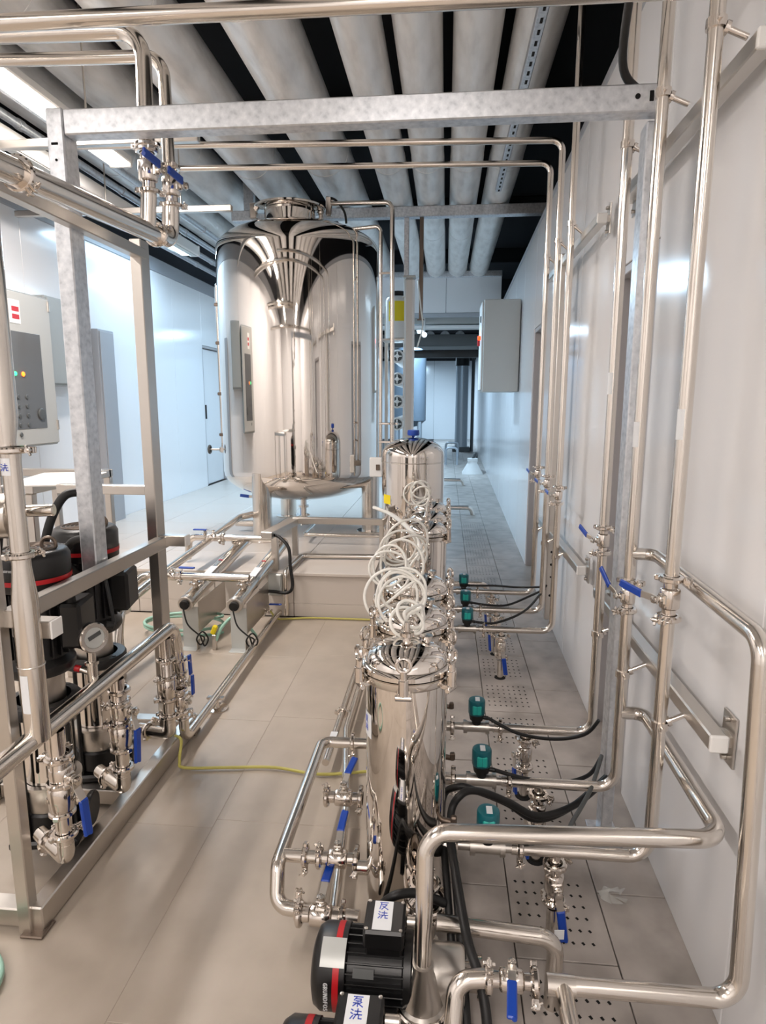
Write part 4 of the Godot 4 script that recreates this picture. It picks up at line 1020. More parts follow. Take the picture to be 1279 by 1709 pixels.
	# tall left riser: wide, reducer, clamp, wide again, into the discharge pipe
	var L := thing("riser_pipe", "tall steel riser with reducers and clamps at the left picture edge", "pipe", V(-1.125, 0.615, 1.56))
	put(L, "lower_tube", MB.new().lathe([Vector2(0.034, 0), Vector2(0.034, 0.40), Vector2(0.024, 0.5), Vector2(0.024, 0.53)], Vector3.ZERO, Basis(), 24), M["stainless"])
	put(L, "middle_tube", MB.new().lathe([Vector2(0.024, 0.53), Vector2(0.024, 0.78), Vector2(0.026, 0.8)], Vector3.ZERO, Basis(), 24), M["stainless"])
	put(L, "upper_tube", MB.new().lathe([Vector2(0.026, 0.81), Vector2(0.026, 0.83), Vector2(0.036, 0.9), Vector2(0.036, 1.49), Vector2(0.03, 1.5), Vector2(0, 1.5)], Vector3(-0.012, 0, 0.0), Basis(), 24), M["stainless"])
	add_clamp(L, Vector3(0, 0.53, 0), Vector3.UP, 0.028, 1.1)
	add_clamp(L, Vector3(0, 0.81, 0), Vector3.UP, 0.036, 0.1)
	put(L, "weld_ring", MB.new().torus(0.0345, 0.002, Vector3(0, 0.22, 0), Basis(), 24, 6), M["satin steel"])
	put(L, "paper_tag", MB.new().lathe([Vector2(0.0346, 0.09), Vector2(0.0346, 0.2)], Vector3.ZERO, Basis(), 6, 1.3, 2.0), M["label white"])
	var lt := put(L, "tag", MB.new().lathe([Vector2(0.0252, 0.745), Vector2(0.0252, 0.79)], Vector3.ZERO, Basis(), 8, 1.1, 2.6), M["label white"])
	print_strokes(lt, [GLYPH_B], 0.02, Vector3(-0.012, 0.757, 0.0262), Basis(), M["blue print"])
	var fm := thing("flow_meter", "round steel flow meter with a short side pipe at the left picture edge", "flow meter", V(-1.19, 1.24, 1.62))
	put(fm, "drum", MB.new().cyl(0.062, Vector3(-0.08, 0, 0.02), Vector3(0.025, 0, 0), 28, 0.01), M["satin steel"])
	put(fm, "side_pipe", MB.new().cyl(0.017, Vector3(0.02, 0.012, 0), Vector3(0.12, 0.014, -0.02), 16, 0.003), M["stainless"])
	var tr := thing("pressure_transmitter", "round silver transmitter head standing on the discharge pipe", "pressure transmitter", V(D - 0.02, 0.64, 1.9))
	put(tr, "stem", MB.new().lathe([Vector2(0.017, -0.01), Vector2(0.017, 0.05), Vector2(0.022, 0.05), Vector2(0.022, 0.06), Vector2(0.014, 0.062), Vector2(0.014, 0.1)], Vector3.ZERO, Basis(), 16), M["stainless"])
	put(tr, "side_port", MB.new().cyl(0.01, Vector3(-0.01, 0.02, 0), Vector3(-0.04, 0.03, 0), 12), M["stainless"])
	put(tr, "red_plug", MB.new().cyl(0.011, Vector3(-0.04, 0.03, 0), Vector3(-0.062, 0.034, 0), 12, 0.003), M["red"])
	var fd := Vector3(0.86, 0.08, 0.5).normalized()
	var hp := put(tr, "head", MB.new().lathe([Vector2(0, -0.04), Vector2(0.04, -0.04), Vector2(0.046, -0.032), Vector2(0.046, 0.012), Vector2(0.05, 0.014), Vector2(0.05, 0.028), Vector2(0.046, 0.032), Vector2(0.036, 0.032), Vector2(0.034, 0.028), Vector2(0, 0.028)], Vector3(0, 0.145, 0), MB.along(fd), 32), M["cast steel"])
	put(hp, "dial", MB.new().cyl(0.034, Vector3(0, 0.145, 0) + fd * 0.028, Vector3(0, 0.145, 0) + fd * 0.0295, 24), M["grey plate"])
	put(hp, "display", MB.new().box(Vector3(0.045, 0.014, 0.001), Vector3(0, 0.152, 0) + fd * 0.0302, 0.0, Basis.looking_at(-fd) * Basis(Vector3.BACK, 0.3)), M["cable grey"])
	put(tr, "gland", MB.new().cyl(0.013, Vector3(0.035, 0.175, -0.035), Vector3(0.055, 0.165, -0.055), 12, 0.003), M["rubber"])
	cable("thick black motor cable leaving the left column toward the near pump", [V(-1.25, 1.235, 2.1), V(-1.3, 1.23, 2.06), V(-1.34, 1.15, 2.03), V(-1.37, 1.02, 2.0), V(-1.38, 0.93, 1.94), V(-1.33, 0.86, 1.87)], 0.015, M["rubber"], "cable", "cable", "black motor cables")
	cable("black motor cable curving from the left column to the farther pump", [V(-1.25, 1.075, 2.1), V(-1.33, 1.05, 2.12), V(-1.36, 0.98, 2.12), V(-1.34, 0.9, 2.2)], 0.014, M["rubber"], "cable", "cable", "black motor cables")
	cable("thick black cable dropping beside the riser at the left picture edge", [V(-1.3, 1.2, 1.72), V(-1.33, 1.0, 1.72), V(-1.33, 0.7, 1.72), V(-1.35, 0.3, 1.75)], 0.016, M["rubber"], "cable", "cable", "black motor cables")
	cable("thin black lead from the transmitter head up to the skid rail", [V(-1.10, 0.80, 1.96), V(-1.13, 0.86, 2.0), V(-1.165, 0.94, 2.04)], 0.006, M["rubber"])
	cable("yellow-green hose along the skid foot, crossing the walkway to the filters", [V(-1.16, 0.1, 2.5), V(-1.125, 0.09, 2.48), V(-1.11, 0.03, 2.42), V(-1.08, 0.012, 2.40), V(-0.9, 0.012, 2.42), V(-0.7, 0.012, 2.44), V(-0.5, 0.012, 2.41), V(-0.3, 0.012, 2.45)], 0.0065, M["yellow hose"], "hose", "hose")
	cable("pale yellow line lying along the foot of the platform", [V(-1.2, 0.1, 4.2), V(-1.16, 0.04, 4.22), V(-1.1, 0.012, 4.3), V(-0.93, 0.012, 4.335), V(-0.7, 0.012, 4.34), V(-0.5, 0.012, 4.34)], 0.007, M["yellow hose"], "hose", "hose")
	# coil of pale hose on the floor at the near left corner
	var pts := []
	for k in 26:
		var a := TAU * k / 12.0
		pts.append(Vector3(cos(a) * (0.17 + 0.005 * (k % 3)), 0.009 + 0.007 * (k / 12.0), sin(a) * 0.17))
	var hc := thing("hose_coil", "pale green hose coil on the floor in the near left corner", "hose", V(-1.33, 0, 1.3))
	put(hc, "hose", MB.new().hose(pts, 0.009, 8, 4), M["green hose"])

func build_overhead_pipes() -> void:
	# big overhead pipe along the left with two risers
	var m := pipe("thick overhead pipe slanting along the left and turning up at its far end", [V(-1.03, 2.055, 1.0), V(-1.03, 2.136, 2.42), V(-1.022, 2.262, 2.42)], 0.031, 0.055)
	pipe_clamp(m, V(-1.03, 2.087, 1.55), Vector3(0, 0, -1), 0.032, 0.9)
	pipe_clamp(m, V(-1.03, 2.131, 2.3), Vector3(0, 0, -1), 0.032, 3.9)
	var r1 := pipe("left vertical riser above the thick overhead pipe, bending left under the ceiling", [V(-1.014, 2.385, 2.23), V(-1.008, 2.74, 2.23), V(-3.3, 2.79, 2.23)], 0.026, 0.085)
	pipe_clamp(r1, V(-1.014, 2.395, 2.23), Vector3.UP, 0.027, 3.0)
	pipe("lower part of the left riser standing on the thick overhead pipe", [V(-1.026, 2.14, 2.23), V(-1.016, 2.25, 2.23)], 0.026, 0.0)
	ball_valve("blue-lever ball valve on the left overhead riser, under the crossbeam", V(-1.015, 2.315, 2.23), Vector3.UP, Vector3(1, 0, 0.0), Vector3(0, 0.0, 1), 1.05, "overhead ball valves by the risers")
	pipe("right vertical riser bending left under the ceiling, behind the first", [V(-1.02, 2.39, 2.42), V(-1.022, 2.757, 2.42), V(-3.3, 2.81, 2.42)], 0.0215, 0.07)
	ball_valve("blue-lever ball valve on the right overhead riser", V(-1.017, 2.325, 2.42), Vector3.UP, Vector3(1, 0, 0.0), Vector3(0.0, 0.0, 1), 1.05, "overhead ball valves by the risers")
	pipe("steel pipe crossing the very top of the picture from the left", [V(-3.3, 2.562, 1.8), V(1.4, 2.53, 1.8)], 0.0215, 0.0)

func build_uv_units() -> void:
	# two ultraviolet lamps: long tubes raised on sheet stands, headers in front and behind
	for i in 2:
		var x: float = [-1.275, -1.59][i]
		var o := thing("uv_steriliser", ["long inclined steel cylinder nearer the walkway, black cap at its near end", "long inclined steel cylinder nearer the left wall, black cap at its near end"][i], "steriliser", V(x, 0, 3.68), "inclined steel cylinders on sheet stands")
		var a := Vector3(0, 0.31, 0)
		var e := Vector3(0.02, 0.455, -1.12)
		var d := (e - a).normalized()
		put(o, "cylinder", MB.new().cyl(0.046, a, e, 28, 0.004), M["stainless"])
		put(o, "near_cap", MB.new().cyl(0.049, a - d * 0.012, a + d * 0.03, 28, 0.004), M["satin steel"])
		put(o, "lamp_plug", MB.new().cyl(0.03, a - d * 0.03, a - d * 0.008, 20, 0.003), M["rubber"])
		put(o, "label", MB.new().box(Vector3(0.05, 0.001, 0.16), a + d * 0.42 + Vector3(0, 0.047, 0), 0.0, MB.along(d) * Basis(Vector3.RIGHT, PI / 2)), M["label white"])
		put(o, "red_mark", MB.new().box(Vector3(0.03, 0.0015, 0.012), a + d * 0.62 + Vector3(0, 0.0475, 0), 0.0, MB.along(d) * Basis(Vector3.RIGHT, PI / 2)), M["red"])
		for k in [0.16, 0.94]:
			var p: Vector3 = a + d * k
			put(o, "port", MB.new().cyl(0.02, p, p + Vector3(0, 0.1, 0), 16), M["stainless"])
			add_clamp(o, p + Vector3(0, 0.066, 0), Vector3.UP, 0.021, 0.4 + k)
		put(o, "stand", MB.new().box(Vector3(0.105, 0.27, 0.004), Vector3(0.0, 0.135, -0.06), 0.001).box(Vector3(0.105, 0.004, 0.07), Vector3(0, 0.002, -0.03), 0.001), M["grey plate"])
		put(o, "stand", MB.new().box(Vector3(0.004, 0.2, 0.5), Vector3(0.05, 0.2, -0.32), 0.001), M["satin steel"])
		put(o, "stand_foot", MB.new().box(Vector3(0.004, 0.06, 0.05), Vector3(0.053, 0.03, -0.04), 0.001), M["satin steel"])
		cable(["black lamp lead coiled under the cylinder nearer the walkway", "black lamp lead coiled under the cylinder nearer the left wall"][i], [V(x, 0.29, 3.64), V(x + 0.03, 0.2, 3.62), V(x + 0.09, 0.14, 3.62), V(x + 0.13, 0.11, 3.63), V(x + 0.1, 0.06, 3.64), V(x + 0.08, 0.1, 3.63), V(x + 0.12, 0.15, 3.63), V(x + 0.15, 0.1, 3.64), V(x + 0.12, 0.05, 3.65), V(x + 0.1, 0.12, 3.64)], 0.005, M["rubber"], "cable", "cable", "coiled black lamp leads")
	var h1 := pipe("near header pipe crossing the top of both inclined cylinders", [V(-1.23, 0.438, 3.84), V(-1.93, 0.438, 3.84), V(-1.99, 0.36, 3.62), V(-1.95, 0.25, 3.5), V(-1.85, 0.18, 3.3)], 0.026, 0.06)
	pipe_clamp(h1, V(-1.68, 0.438, 3.84), Vector3.RIGHT, 0.027, 1.2)
	pipe_clamp(h1, V(-1.80, 0.438, 3.84), Vector3.RIGHT, 0.027, 4.2)
	ball_valve("ball valve with a flat blue lever on the near header of the inclined cylinders", V(-1.74, 0.438, 3.84), Vector3.RIGHT, Vector3.UP, Vector3(1, 0, 0.05), 0.95, "valves on the cylinder headers")
	var h2 := pipe("far header pipe crossing the top of both inclined cylinders", [V(-1.22, 0.53, 4.6), V(-1.93, 0.53, 4.6), V(-1.95, 0.36, 4.6)], 0.026, 0.06)
	pipe_clamp(h2, V(-1.66, 0.53, 4.6), Vector3.RIGHT, 0.027, 1.2)
	ball_valve("ball valve with a flat blue lever on the far header of the inclined cylinders", V(-1.74, 0.53, 4.6), Vector3.RIGHT, Vector3.UP, Vector3(-1, 0, 0), 0.95, "valves on the cylinder headers")
	pipe("long grey suction pipe running from the tank leg down toward the pumps", [V(-1.68, 0.56, 5.5), V(-1.78, 0.55, 5.35), V(-1.8, 0.45, 3.75), V(-1.85, 0.36, 3.2), V(-1.6, 0.3, 2.7)], 0.028, 0.06)
	pipe("double-bent pipe rising between the farther pump and the near header", [V(-1.62, 0.5, 3.0), V(-1.55, 0.6, 2.85), V(-1.47, 0.58, 2.65), V(-1.46, 0.4, 2.58)], 0.03, 0.06)
	# green hoses on the floor between the stands
	var pts := []
	for k in 30:
		var a := TAU * k / 14.0
		pts.append(Vector3(cos(a) * 0.27, 0.015 + 0.004 * k + 0.02 * sin(a * 0.5), sin(a) * 0.14))
	var g := thing("hose_coil", "translucent green hose coiled on the floor behind the inclined cylinders", "hose", V(-1.74, 0, 3.98))
	put(g, "hose", MB.new().hose(pts, 0.01, 8, 4), M["green hose"])
	cable("green hose strand slung between the two sheet stands", [V(-1.42, 0.06, 3.72), V(-1.38, 0.15, 3.74), V(-1.30, 0.2, 3.8), V(-1.2, 0.05, 3.85)], 0.01, M["green hose"], "hose", "hose")
	var tc := thing("terminal_connector", "small yellow connector with a steel foot on the floor between the stands", "connector", V(-1.43, 0, 3.72))
	put(tc, "body", MB.new().box(Vector3(0.03, 0.06, 0.03), Vector3(0, 0.13, 0), 0.006, Basis(Vector3.BACK, -0.4)), M["yellow"])
	put(tc, "foot", MB.new().box(Vector3(0.025, 0.1, 0.03), Vector3(0.0, 0.05, 0), 0.003), M["satin steel"])
	# square frame on the platform edge with its lead and tube loops
	var s := thing("square_frame", "low square-tube frame standing on the platform edge before the tank", "steel frame", V(-1.2, 0.335, 4.9))
	put(s, "side_tube", MB.new().box(Vector3(0.085, 0.05, 0.58), Vector3(-0.02, 0.275, 0.27), 0.004, Basis(Vector3.UP, -0.12)), M["satin steel"])
	put(s, "cross_tube", MB.new().box(Vector3(0.75, 0.05, 0.05), Vector3(0.38, 0.285, 0.0), 0.004), M["satin steel"])
	for q in [[0.02, 0.0], [0.72, 0.0]]:
		put(s, "leg", MB.new().box(Vector3(0.045, 0.265, 0.045), Vector3(q[0], 0.1325, q[1]), 0.003), M["satin steel"])
	put(s, "leg", MB.new().box(Vector3(0.045, 0.26, 0.045), Vector3(-0.02, 0.13, 0.46), 0.003), M["satin steel"])
	var jb := thing("junction_box", "pale junction box on the platform face beside the black lead", "junction box", V(-1.2, 0.17, 4.36))
	put(jb, "body", MB.new().box(Vector3(0.1, 0.16, 0.05), Vector3(0, 0.08, 0), 0.006), M["grey plate"])
	put(jb, "lid", MB.new().box(Vector3(0.085, 0.145, 0.006), Vector3(0, 0.08, 0.027), 0.002), M["grey plate"])
	cable("thick black lead looping from the square frame to the junction box", [V(-1.24, 0.6, 4.42), V(-1.17, 0.6, 4.36), V(-1.09, 0.53, 4.32), V(-1.075, 0.4, 4.30), V(-1.06, 0.26, 4.29), V(-1.1, 0.21, 4.29), V(-1.2, 0.215, 4.29), V(-1.3, 0.22, 4.29)], 0.012, M["rubber"])
	pipe("bent tube lying along the platform edge and dropping down its front face", [V(-0.46, 0.36, 4.82), V(-1.1, 0.36, 4.78), V(-1.12, 0.36, 4.33), V(-1.12, 0.03, 4.33)], 0.019, 0.05)
	pipe("thin steel loop on the platform in front of the right tank leg", [V(-0.48, 0.42, 5.3), V(-1.2, 0.42, 5.3), V(-1.2, 0.42, 5.75)], 0.015, 0.05)
	ball_valve("small drain cock at the platform foot by the end of the floor pipe", V(-1.25, 0.1, 4.2), Vector3(0, 0, -1), Vector3.UP, Vector3(1, 0, 0), 0.8, "")
	# header on the inlet side of the filters
	var h := pipe("low inlet header left of the filter housings, bent square at its far end", [V(-0.28, 0.19, 2.36), V(-0.475, 0.19, 2.36), V(-0.475, 0.19, 1.66), V(-0.465, 0.1, 1.6), V(-0.22, 0.1, 1.58)], 0.0215, 0.04)
	pipe_clamp(h, V(-0.35, 0.19, 2.36), Vector3.RIGHT, 0.022, 1.3)
	pipe_clamp(h, V(-0.40, 0.1, 1.595), Vector3.RIGHT, 0.022, 4.4)
	put(h, "branch", MB.new().cyl(0.0195, V(-0.475, 0.19, 1.70) - h.position, V(-0.24, 0.19, 1.70) - h.position, 16), M["stainless"])
	pipe_clamp(h, V(-0.40, 0.19, 1.70), Vector3.RIGHT, 0.022, 1.3)
	ball_valve("ball valve with a blue lever pointing away beside the second filter housing", V(-0.33, 0.19, 2.0), Vector3.RIGHT, Vector3.UP, Vector3(0.12, 0, -1), 0.95, "inlet valves of the filters")
	ball_valve("ball valve with a blue lever pointing away beside the nearest filter housing", V(-0.33, 0.10, 1.58), Vector3.RIGHT, Vector3.UP, Vector3(0.05, 0.3, -1), 1.0, "inlet valves of the filters")
	ball_valve("partly hidden ball valve between the inlet header and the nearest filter housing", V(-0.3, 0.19, 1.70), Vector3.RIGHT, Vector3.UP, Vector3(0, 0.1, -1), 0.9, "inlet valves of the filters")
	pipe("pair partner pipe lying on the floor along the left side of the filters", [V(-0.3, 0.06, 1.6), V(-0.34, 0.06, 2.1), V(-0.43, 0.06, 2.7), V(-0.43, 0.06, 4.25)], 0.016, 0.05)
	var fp := pipe("slim floor pipe with a square tag, outermost beside the filter row", [V(-0.475, 0.06, 2.42), V(-0.475, 0.06, 4.25)], 0.016, 0.0)
	put(fp, "paper_tag", MB.new().box(Vector3(0.03, 0.001, 0.05), V(-0.475, 0.0765, 2.62) - fp.position, 0.0), M["label white"])
	pipe_clamp(fp, V(-0.475, 0.06, 2.86), Vector3(0, 0, -1), 0.018, 0.0)

func front_pump(label: String, at: Vector3, glyphs: Array) -> void:
	var o := thing("front_pump", label, "pump", at, "horizontal black pumps at the front")
	var X := MB.along(Vector3.RIGHT)
	var R := 0.094
	var mo := MB.new()
	mo.cyl(0.075, Vector3(-0.2, 0, 0), Vector3(-0.04, 0, 0), 28)
	for k in 26:
		var a := k * TAU / 26
		mo.box(Vector3(0.15, 0.018, 0.004), Vector3(-0.12, cos(a) * 0.082, sin(a) * 0.082), 0.001, Basis(Vector3.RIGHT, a))
	mo.cyl(0.088, Vector3(-0.05, 0, 0), Vector3(-0.025, 0, 0), 28, 0.004)
	put(o, "motor", mo, M["black paint"])
	var fc := put(o, "fan_cover", MB.new().lathe([Vector2(0, -0.272), Vector2(0.06, -0.27), Vector2(0.083, -0.262), Vector2(R, -0.245), Vector2(R, -0.185), Vector2(0.086, -0.182)], Vector3.ZERO, X, 40), M["black paint"])
	put(fc, "stripe", MB.new().lathe([Vector2(R + 0.0006, -0.213), Vector2(R + 0.0006, -0.198)], Vector3.ZERO, X, 40), M["red"])
	put(fc, "name_plate", MB.new().lathe([Vector2(R + 0.0013, -0.245), Vector2(R + 0.0013, -0.186)], Vector3.ZERO, X, 10, 0.72, 1.4), M["grey plate"])
	var tx := TextMesh.new()
	tx.text = "GRUNDFOS"
	tx.font_size = 16
	tx.pixel_size = 0.00085
	tx.depth = 0.001
	var ft := SystemFont.new()
	ft.font_names = PackedStringArray(["Droid Sans"])
	ft.font_weight = 700
	tx.font = ft
	var el := 0.05
	put(fc, "lettering", tx, M["label white"], Vector3(-0.228, sin(el) * R, cos(el) * R + 0.001), Basis(Vector3.RIGHT, -el) * Basis(Vector3.BACK, -PI / 2))
	var tb := put(o, "terminal_box", MB.new().box(Vector3(0.098, 0.05, 0.105), Vector3(-0.095, 0.125, 0.0), 0.006).box(Vector3(0.09, 0.04, 0.09), Vector3(-0.095, 0.095, 0.0), 0.006), M["black paint"])
	for q in [[-1, -1], [-1, 1], [1, -1], [1, 1]]:
		put(tb, "lid_screw", MB.new().lathe([Vector2(0.0045, 0), Vector2(0.0045, 0.002), Vector2(0, 0.003)], Vector3.ZERO, Basis(), 8), M["satin steel"], Vector3(-0.095 + q[0] * 0.041, 0.15, q[1] * 0.043))
	var lb := put(tb, "sticker", MB.new().box(Vector3(0.046, 0.0012, 0.088), Vector3(-0.1, 0.1506, 0.0), 0.0), M["label white"])
	print_strokes(lb, glyphs, 0.024, Vector3(-0.112, 0.1514, -0.016), Basis(Vector3.RIGHT, -PI / 2), M["blue print"])
	put(o, "gland", MB.new().cyl(0.013, Vector3(-0.045, 0.12, -0.02), Vector3(-0.01, 0.12, -0.02), 12, 0.003), M["satin steel"])
	put(o, "rating_plate", MB.new().box(Vector3(0.05, 0.02, 0.001), Vector3(-0.14, 0.055, 0.0735), 0.0, Basis(Vector3.RIGHT, -0.62)), M["cable grey"])
	put(o, "pump_head", MB.new().lathe([Vector2(0.06, -0.03), Vector2(0.085, -0.025), Vector2(0.085, 0.0), Vector2(0.068, 0.006), Vector2(0.068, 0.09), Vector2(0.06, 0.1), Vector2(0, 0.102)], Vector3.ZERO, X, 32), M["satin steel"])
	put(o, "outlet", MB.new().lathe([Vector2(0, -0.12), Vector2(0.045, -0.12), Vector2(0.05, -0.11), Vector2(0.05, -0.075), Vector2(0.059, -0.07), Vector2(0.059, -0.056), Vector2(0.05, -0.05), Vector2(0.046, -0.03), Vector2(0.025, 0.03), Vector2(0.025, 0.05), Vector2(0, 0.052)], Vector3(0.0, 0.03, 0.055), Basis(), 24), M["satin steel"])
	put(o, "inlet", MB.new().cyl(0.034, Vector3(0.1, 0, 0), Vector3(0.14, 0, 0), 20).cyl(0.048, Vector3(0.13, 0, 0), Vector3(0.143, 0, 0), 20, 0.002), M["cast steel"])
	put(o, "foot", MB.new().box(Vector3(0.1, 0.006, 0.14), Vector3(-0.06, -at.y + 0.003, 0), 0.002).box(Vector3(0.07, at.y - 0.075, 0.09), Vector3(-0.06, -at.y + 0.004 + (at.y - 0.075) * 0.5, 0), 0.003), M["black paint"])
	add_clamp(o, Vector3(0.0, -0.033, 0.055), Vector3.UP, 0.055, 1.2)

func build_front_pumps() -> void:
	front_pump("black horizontal pump with a red stripe below the nearest filter housing", V(-0.03, 0.165, 1.36), [GLYPH_A, GLYPH_B])
	front_pump("second black horizontal pump cut by the bottom picture edge", V(-0.06, 0.165, 1.10), [GLYPH_C, GLYPH_B])
	var o := thing("butterfly_valve", "stacked clamps and butterfly valve at the foot of the nearest filter", "valve", V(-0.035, 0.14, 1.53))
	put(o, "body", MB.new().lathe([Vector2(0.026, 0), Vector2(0.026, 0.05), Vector2(0.045, 0.06), Vector2(0.045, 0.085), Vector2(0.026, 0.1), Vector2(0.026, 0.16)], Vector3.ZERO, Basis(), 24), M["cast steel"])
	for y in [0.03, 0.072, 0.13]:
		add_clamp(o, Vector3(0, y, 0), Vector3.UP, 0.034 if y != 0.072 else 0.048, 0.3 + y * 10)
	put(o, "side_handle", MB.new().box(Vector3(0.06, 0.012, 0.02), Vector3(0.075, 0.02, 0.02), 0.004, Basis(Vector3.BACK, -0.5)), M["cast steel"])
	cable("thick black motor cable looping in front of the low crossing pipe", [V(0.03, 0.36, 1.62), V(0.055, 0.32, 1.45), V(0.075, 0.29, 1.33), V(0.105, 0.24, 1.26), V(0.115, 0.16, 1.2), V(0.08, 0.06, 1.16), V(0.02, 0.03, 1.15)], 0.012, M["rubber"])
	cable("black cable crossing behind the terminal box of the front pump", [V(-0.2, 0.05, 1.6), V(-0.13, 0.27, 1.46), V(-0.06, 0.28, 1.48), V(0.02, 0.24, 1.5)], 0.012, M["rubber"])

func build_left_wall_things() -> void:
	var c := thing("control_cabinet", "grey control cabinet with a dark window and glowing lamps on the left wall", "cabinet", V(-3.42, 1.2, 4.72))
	put(c, "body", MB.new().box(Vector3(0.22, 1.16, 0.72), Vector3(0.11, 0.58, 0.04), 0.008), M["cabinet side"])
	var d := put(c, "door", MB.new().box(Vector3(0.025, 1.13, 0.69), Vector3(0.232, 0.58, 0.04), 0.008), M["cabinet grey"])
	put(d, "window", MB.new().box(Vector3(0.008, 0.72, 0.4), Vector3(0.244, 0.5, 0.05), 0.004), M["dark glass"])
	put(d, "notice", MB.new().box(Vector3(0.003, 0.17, 0.13), Vector3(0.2465, 1.0, 0.13), 0.001), M["white plastic"])
	put(d, "notice_print", MB.new().box(Vector3(0.001, 0.035, 0.08), Vector3(0.2485, 1.02, 0.12), 0.0).box(Vector3(0.001, 0.035, 0.08), Vector3(0.2485, 0.965, 0.12), 0.0), M["red"])
	put(d, "green_lamp", MB.new().cyl(0.016, Vector3(0.247, 0.55, 0.19), Vector3(0.258, 0.55, 0.19), 14, 0.004), M["green lamp"])
	put(d, "orange_lamp", MB.new().cyl(0.018, Vector3(0.247, 0.55, 0.1), Vector3(0.258, 0.55, 0.1), 14, 0.004), M["orange lamp"])
	for k in 9:
		put(d, "selector_switch", MB.new().cyl(0.018, Vector3(0.246, 0.38 - 0.07 * (k / 2), 0.18 - 0.1 * (k % 2)), Vector3(0.255, 0.38 - 0.07 * (k / 2), 0.18 - 0.1 * (k % 2)), 12, 0.004), M["cable grey"])
	put(d, "main_switch", MB.new().cyl(0.045, Vector3(0.246, 0.25, -0.08), Vector3(0.262, 0.25, -0.08), 20, 0.006), M["cable grey"])
	for y in [0.12, 1.05]:
		put(d, "hinge", MB.new().cyl(0.012, Vector3(0.245, y, -0.29), Vector3(0.245, y + 0.08, -0.29), 10, 0.002), M["satin steel"])
	var c2 := thing("control_cabinet", "plain bluish grey cabinet on the left wall just past the lamp cabinet", "cabinet", V(-3.42, 1.68, 5.5))
	put(c2, "body", MB.new().box(Vector3(0.16, 0.72, 0.6), Vector3(0.08, 0.36, 0.1), 0.008), M["cabinet side"])
	put(c2, "door", MB.new().box(Vector3(0.02, 0.69, 0.57), Vector3(0.168, 0.36, 0.1), 0.006), M["cabinet side"])
	var t := thing("cable_duct", "tall grey duct cover on the left wall behind the left column", "duct", V(-3.42, 0.1, 6.2))
	put(t, "cover", MB.new().box(Vector3(0.07, 2.14, 0.3), Vector3(0.035, 1.07, 0), 0.006), M["grey trunking"])
	put(t, "lid", MB.new().box(Vector3(0.012, 2.1, 0.26), Vector3(0.074, 1.07, 0), 0.004), M["grey trunking"])
	# stainless bench with a white board behind the riser
	var b := thing("steel_bench", "stainless square-tube bench frame behind the upright pumps", "bench", V(-2.1, 0, 3.1))
	for q in [[-0.32, -0.15], [0.0, -0.15], [0.3, -0.15], [-0.32, 0.5], [0.3, 0.5]]:
		put(b, "leg", MB.new().box(Vector3(0.035, 1.15, 0.035), Vector3(q[0], 0.575, q[1]), 0.003), M["satin steel"])
	put(b, "top_rail", MB.new().box(Vector3(0.66, 0.04, 0.04), Vector3(-0.01, 1.17, -0.15), 0.003), M["satin steel"])
	put(b, "top_rail", MB.new().box(Vector3(0.04, 0.04, 0.66), Vector3(-0.32, 1.17, 0.18), 0.003), M["satin steel"])
	put(b, "top_rail", MB.new().box(Vector3(0.04, 0.04, 0.66), Vector3(0.3, 1.17, 0.18), 0.003), M["satin steel"])
	var wb := thing("white_board", "thin white board lying across the steel bench", "board", V(-1.78, 1.195, 2.78))
	put(wb, "sheet", MB.new().box(Vector3(0.3, 0.008, 0.5), Vector3(0, 0, 0), 0.002, Basis(Vector3.UP, 0.25)), M["white plastic"])

